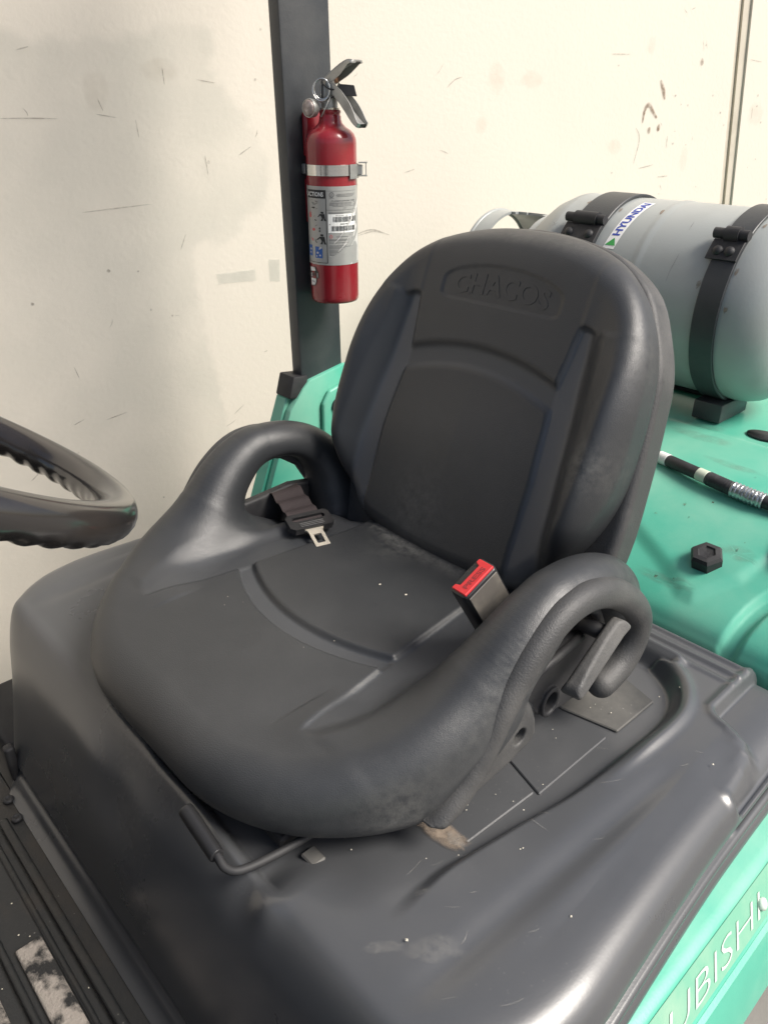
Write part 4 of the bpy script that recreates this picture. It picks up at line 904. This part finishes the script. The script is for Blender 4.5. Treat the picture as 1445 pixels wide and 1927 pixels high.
# ---- backrest
P0 = np.array([0, .108, .011]); U = np.array([0, .3646, .9312]); NF = np.array([0, -.9312, .3646])
half = [(0, .386), (.04, .385), (.08, .379), (.12, .367), (.152, .350), (.183, .321), (.206, .286), (.220, .248), (.228, .2), (.2315, .15), (.2315, .12), (.228, .09), (.218, .055), (.202, .022), (.175, -.018), (.13, -.052), (0, -.065)]
OUT = spline(np.array(half+[(-x, t) for x, t in half[-2:0:-1]]), 4, True)
def back_front(x, t):
    ax = np.abs(x)
    xin = np.interp(t, [-.02, .0, .09, .175, .207, .27], [.130, .129, .130, .122, .121, .129]); xo = np.interp(t, [-.02, 0, .07, .145, .21, .27], [.172, .170, .168, .160, .152, .146])
    ai = .197-1.6*ax**2; au = .2245-1.4*ax**2
    ins = smoothstep(.004, -.003, ax-xin)
    mid = .0040*smoothstep(.008, -.006, t-ai)+.0055*smoothstep(-.006, .009, t-au)
    stp = .0+.014*smoothstep(-.006, .026, ax-xo)
    tip = smoothstep(.282, .272, t+22*np.minimum(np.abs(ax-.1365), .013)**2*(ax < .1365+.02))                    # rounded strip tops
    topf = .0065+.0085*smoothstep(.14, .20, ax)
    d = ins*mid+(1-ins)*(tip*stp+(1-tip)*topf)
    amp = smoothstep(-.03, .06, t)*smoothstep(.33, .17, t)
    d = d+.022*amp*np.exp(-((ax-.204)/.030)**2)
    d = d+.012*smoothstep(-.05, .10, t)*(1-smoothstep(.10, .2, t))*(1-ax/.25)*0.6
    d = d-.020*smoothstep(.31, .395, t)**2
    # logo plaque
    q_ = np.minimum((x/.093)**2, 1.5); lx, lt = x/.093, (t-(.3045-.009*q_))/(.0233-.005*q_)
    e = (np.abs(lx)**5+np.abs(lt)**5)
    d = d-.0018*smoothstep(1.25, .95, e)
    return d
def f_back(P):
    q = P-P0; x, t, d = q[:, 0], q@U, q@NF
    F = back_front(x, t); d2 = sd_poly(x, t, OUT); bk = -.058
    return slab(d2, np.abs(d-(F+bk)/2)-(F-bk)/2, .030)
def toW(L): return P0+L[:, :1]*np.array([1., 0, 0])+L[:, 1:2]*U+L[:, 2:3]*NF
def f_back_l(L): return f_back(toW(L))
V, Q = nets(f_back_l, (-.27, -.09, -.08), (.27, .41, .065), .0045, sub=1)
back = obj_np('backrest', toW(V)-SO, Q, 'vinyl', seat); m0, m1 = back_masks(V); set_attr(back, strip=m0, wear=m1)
tv, tf = fit_text('CHACOS', -.076, .076, -.0135, .0135, depth=.0, bold=.025, spacing=1.05)
tvx = []
for p in tv:
    x = p[0]; t = .3045-.009*(x/.093)**2+p[1]*(1-.18*(x/.093)**2); d = float(back_front(np.array([x]), np.array([t]))[0]); tvx.append((x, t, d))
nn_ = len(tvx); top_ = [P0+np.array([1., 0, 0])*x+U*t+NF*(d+.0007) for x, t, d in tvx]; bot_ = [P0+np.array([1., 0, 0])*x+U*t+NF*(d-.0015) for x, t, d in tvx]
from collections import Counter
ec = Counter(tuple(sorted((f[i], f[(i+1) % len(f)]))) for f in tf for i in range(len(f)))
wf = [(f[i], f[(i+1) % len(f)], f[(i+1) % len(f)]+nn_, f[i]+nn_) for f in tf for i in range(len(f)) if ec[tuple(sorted((f[i], f[(i+1) % len(f)])))] == 1]
obj('embossed_lettering', sl_((top_+bot_, list(tf)+[w_[::-1] for w_ in wf])), 'vinyl', back, smooth=False)
# back shell of grey moulded plastic behind the foam
hs = [(0, .389), (.08, .381), (.127, .367), (.173, .336), (.203, .288), (.221, .245), (.229, .195), (.2365, .125), (.241, .04), (.230, -.05), (.19, -.085), (0, -.09)]
OS = spline(np.array(hs+[(-x, t) for x, t in hs[-2:0:-1]]), 4, True)
def f_shell(L):
    d2 = sd_poly(L[:, 0], L[:, 1], OS); return slab(d2, np.abs(L[:, 2]+.062)-.024, .010)
V, Q = nets(f_shell, (-.26, -.12, -.11), (.26, .42, -.02), .006, sub=1)
obj_np('back_shell', toW(V)-SO, Q, 'shell', seat)
# ---- side shells with a carrying loop (plastic), both sides
LP = spline(np.array([(-.176, -.101), (-.150, -.080), (-.122, -.046), (-.100, -.010), (-.077, .019), (-.056, .039), (-.029, .056), (-.001, .0635), (.032, .061), (.073, .045), (.113, .015), (.138, -.018), (.137, -.050), (.116, -.074), (.083, -.083)]), 7)
PPOLY = [(-.192, -.101), (-.150, -.070), (-.124, -.033), (-.100, -.002), (-.078, -.001), (-.062, -.018), (-.048, -.036), (-.040, -.056), (-.037, -.075), (-.045, -.085), (-.08, -.094), (-.15, -.101), (-.18, -.106)]
def f_side(P):
    L3 = np.stack([np.full(len(LP), .290), LP[:, 0], LP[:, 1]], 1); rad = np.interp(np.linspace(0, 1, len(LP)), [0, .1, .3, .6, .8, 1], [.005, .012, .0150, .0170, .0180, .0165])
    a = sd_chain(P, L3, rad)
    b = slab(sd_poly(P[:, 1], P[:, 2], PPOLY), np.abs(P[:, 0]-.276)-.018, .012)
    web = slab(sd_poly(P[:, 1], P[:, 2], [(.030, .060), (.075, .045), (.112, .016), (.137, -.018), (.137, -.05), (.118, -.074), (.100, -.062), (.098, -.030), (.078, .004), (.050, .024), (.020, .034)]), np.abs(P[:, 0]-.270)-.007, .005)
    c = smin(smin(a, b, .012), web, .010)
    h = np.hypot(P[:, 1]+.071, P[:, 2]+.061)-.0095
    return np.maximum(c, -np.maximum(h, .262-P[:, 0]))
V, Q = nets(f_side, (.24, -.20, -.12), (.325, .175, .09), .004, sub=1)
obj_np('side_shell', V-SO, Q, 'shell', seat)
obj_np('side_shell', V*np.array([-1, 1, 1])-SO, Q[:, ::-1], 'shell', seat)
# ---- frame plate with a round eye, recline lever
fr_poly = [(-.052, -.022), (.0, -.020), (.058, -.016), (.092, -.022), (.130, -.034), (.152, -.062), (.138, -.096), (.095, -.110), (.04, -.106), (.006, -.099), (-.008, -.088), (-.026, -.066), (-.052, -.05)]
def f_frame(P):
    a = slab(sd_poly(P[:, 1], P[:, 2], fr_poly), np.abs(P[:, 0]-.262)-.008, .005)
    h = np.hypot((P[:, 1]-.010)/.80, P[:, 2]+.078)-.013
    rim = slab(np.abs(np.hypot((P[:, 1]-.010)/.85, P[:, 2]+.078)-.016)-.003, np.abs(P[:, 0]-.264)-.011, .002)
    return np.minimum(np.maximum(a, -h), rim)
V, Q = nets(f_frame, (.245, -.07, -.13), (.285, .17, -.005), .004, sub=1)
for sx in (1, -1): obj_np('recliner_frame', V*np.array([sx, 1, 1])-SO, Q if sx > 0 else Q[:, ::-1], 'matte', seat)
obj('frame_rail', sl_(tube([(.270, -.050, -.0295), (.270, .0, -.0235), (.270, .060, -.0165)], .0050, 12)), 'matte', seat)
def f_lev(P):
    a, b = np.array([.300, .072, .000]), np.array([.309, -.004, -.0275]); ab = b-a; t = np.clip(((P-a)@ab)/(ab@ab), 0, 1)
    q = P-a-t[:, None]*ab; wd = np.interp(t, [0, .3, .8, 1], [.0155, .0155, .0125, .0100]); nrm = np.cross(ab/np.linalg.norm(ab), np.array([1., 0, 0])); nrm /= np.linalg.norm(nrm)
    v = q@nrm; along = (P-a)@(ab/np.linalg.norm(ab)); L_ = np.linalg.norm(ab); uu = np.maximum(np.maximum(-along, along-L_), 0); x = q@np.array([1., 0, 0])
    d2 = np.hypot(np.abs(v), uu)-wd; return slab(d2, np.abs(x)-(.0120-.45*np.abs(v)), .003)
V, Q = nets(f_lev, (.28, -.035, -.06), (.33, .11, .03), .0032, sub=1)
obj_np('recline_lever', V-SO, Q, 'shell', seat)
obj('lever_pivot', sl_(tube([(.25, .066, -.006), (.300, .066, -.002)], .009, 18)), 'matte', seat)
# ---- base between cushion and hood, and the slide adjuster lever
obj('seat_base', sl_(prism([(-.19, -.24), (.19, -.24), (.225, .14), (-.225, .14)], -.1405, -.112, .004, 2)), 'matte', seat, sharp=30)
for x in (-.17, .17): obj('slide_rail', sl_(box((x, -.08, -.134), (.034, .42, .016), .003, 1)), 'matte', seat, sharp=30)
lv = obj('slide_lever', sl_(tube(spline(np.array([(.200, -.25, -.128), (.196, -.300, -.126), (.191, -.336, -.122), (.182, -.3475, -.119), (.168, -.348, -.115), (.15, -.347, -.111)]), 8), .0042, 12)), 'matte', seat)
obj('lever_grip', sl_(tube(spline(np.array([(.168, -.348, -.1150), (.163, -.348, -.1140), (.14, -.3475, -.1085), (.116, -.347, -.1030), (.1105, -.347, -.1018)]), 5), [.0050, .0072, .0076, .0076, .0076, .0078, .0078, .0078, .0078, .0078, .0078, .0079, .0079, .0078, .0078, .0078, .0076, .0074, .0070, .0060, .0036], 14)), 'beltplastic', seat)
obj('front_tab', sl_(box((.212, -.272, -.141), (.020, .016, .005), .0015, 1)), 'plate', seat, sharp=30)
obj('screw_head', sl_(lathe([(.0045, 0), (.004, .002), (.001, .0026)], 12, lambda a, b, z: (.262+z, .012+a*.6, -.074+b*.6))), 'steel', seat)

# ---- belt: webbing, tongue, buckle
def surf(x, y): return float(cush_top(np.array([abs(x)]), np.array([y]))[0])
bp = spline(np.array([(-.305, .060, -.105), (-.290, .056, -.07), (-.272, .050, -.032), (-.250, .041, -.018), (-.225, .034, -.0215), (-.20, .028, -.0255), (-.178, .022, -.0285), (-.164, .018, -.0300)]), 8)
acr = np.tile(np.array([.27, .96, .02]), (len(bp), 1)); acr[:, 0] = np.linspace(.05, .30, len(bp))
bp[:, 2] += .0018*np.sin(np.arange(len(bp))*.75)
obj('belt_webbing', sl_(ribbon(bp, acr, .047, .0020)), 'web', seat, sharp=50)
tm = Matrix(((.955, .295, 0), (-.295, .955, 0), (0, 0, 1))).to_3x3() @ Matrix.Rotation(R(9), 3, 'Y')     # local x: towards the tip
TO = Vector((-.158, .0170, -.0300)); tpl = lambda u, v, z: tuple(tm @ Vector((u, v, z))+TO)
def ring_prism(outer, inner, a, b, place):
    n_ = len(outer); V = [place(*p, z) for z in (a, b) for p in outer]+[place(*p, z) for z in (a, b) for p in inner]; F = []
    for i in range(n_):
        k = (i+1) % n_
        F += [(n_+i, n_+k, 3*n_+k, 3*n_+i), (i, 2*n_+i, 2*n_+k, k), (i, k, n_+k, n_+i), (2*n_+i, 3*n_+i, 3*n_+k, 2*n_+k)]
    return V, F
rr4 = lambda x0, x1, y0, y1, c: [(x0+c, y0), (x1-c, y0), (x1, y0+c), (x1, y1-c), (x1-c, y1), (x0+c, y1), (x0, y1-c), (x0, y0+c)]
obj('tongue_frame', sl_(ring_prism(rr4(-.018, .018, -.0325, .0325, .006), rr4(-.010, .000, -.0245, .0245, .003), -.0035, .0055, tpl)), 'beltplastic', seat, smooth=False)
obj('tongue_grip', sl_(join(*[box((0, 0, 0), (.0016, .030, .002), .0004, 1) for _ in ()], *[xf(box((.006+k*.0035, 0, .0058), (.0016, .036, .0016), .0004, 1), lambda p: tpl(*p)) for k in range(3)])), 'beltplastic', seat, smooth=False)
to = [(.015, -.0165), (.020, -.0120), (.026, -.0105), (.056, -.0105), (.059, -.0075), (.059, .0075), (.056, .0105), (.026, .0105), (.020, .0120), (.015, .0165)]
ti = [(.030, -.0052), (.0310, -.0056), (.0330, -.0058), (.047, -.0058), (.0485, -.0050), (.0485, .0050), (.047, .0058), (.0330, .0058), (.0310, .0056), (.030, .0052)]
obj('latch_plate', sl_(ring_prism(to, ti, .0008, .0032, lambda u, v, z: tpl(u, v, z-(u-.015)*.10))), 'latch', seat, smooth=False)
# buckle, leaning forward out of the gap beside the right loop
bt, bb = Vector((.196, -.042, .0690)), Vector((.207, .006, -.020))
az_ = (bt-bb).normalized(); ay_ = Vector((.10, 1, .42)); ay_ = (ay_-az_*ay_.dot(az_)).normalized(); ax_ = ay_.cross(az_)
bk = lambda u, v, z: tuple(bt+ax_*u+ay_*v+az_*z)
buck = obj('belt_buckle', sl_(prism(rr4(-.0135, .0135, -.0245, .0245, .004), -.100, 0.0, .0025, 2, bk)), 'beltplastic', seat, sharp=40)
obj('buckle_lit_side', sl_(prism([(-.0205, -.062), (.0205, -.062), (.0205, -.004), (-.0205, -.004)], .0132, .0146, .0006, 1, lambda u, v, w_: bk(w_, u, v))), 'buckle_lit', buck, smooth=False)  # thin panel carrying the painted lit side
obj('release_button', sl_(prism([(.0115, -.0215), (.0115, .0215), (-.0095, .0215), (-.0095, .0160), (-.0035, .0140), (-.0035, -.0140), (-.0095, -.0160), (-.0095, -.0215)], -.004, .0022, .0008, 1, bk)), 'redplastic', buck, sharp=30)
obj('buckle_slot', sl_(prism(rr4(-.0098, -.0040, -.0135, .0135, .001), -.004, .0006, .0003, 1, bk)), 'ink', buck, smooth=False)
tv, tf = fit_text('PRESS', -.0150, .0150, -.003, .003, bold=.02)
obj('button_lettering', sl_(([bk(.0045-p[1], p[0]*1.0, .0026) for p in tv], tf)), 'red', buck, smooth=False)

# ---- crumbs and grit lying about
cv_, cf_ = [], []
def grit(x, y, z, r):
    o = len(cv_); g = RNG.random((6, 3))*.5+.75; d_ = np.array([(1, 0, 0), (-1, 0, 0), (0, 1, 0), (0, -1, 0), (0, 0, .6), (0, 0, -.6)])
    for i in range(6): cv_.append((x+d_[i][0]*r*g[i][0], y+d_[i][1]*r*g[i][1], z+r*.4+d_[i][2]*r*g[i][2]))
    for a in (0, 1):
        for b in (2, 3):
            for c in (4, 5): cf_.append((o+a, o+b, o+c))
grit(.019, -.009, -.0395, .0018); grit(.058, -.001, -.0395, .0020); grit(.421, .103, -.124, .0016); grit(.42, -.151, -.127, .0014); grit(.34, -.272, -.124, .0016)
for k in range(30):
    x, y = random.uniform(.20, .36), random.uniform(-.27, .2); grit(x, y, -.1395 if x < .31 else -.125, random.uniform(.0005, .0011))
for k in range(26): grit(random.uniform(-.15, .3), random.uniform(-.56, -.43), -.3615, random.uniform(.0006, .0014))
for k in range(14): grit(random.uniform(-.1, .11), random.uniform(-.2, .05), -.0400, random.uniform(.0004, .0007))
obj('grit', (cv_, cf_), 'crumb', smooth=False, kind='stuff')
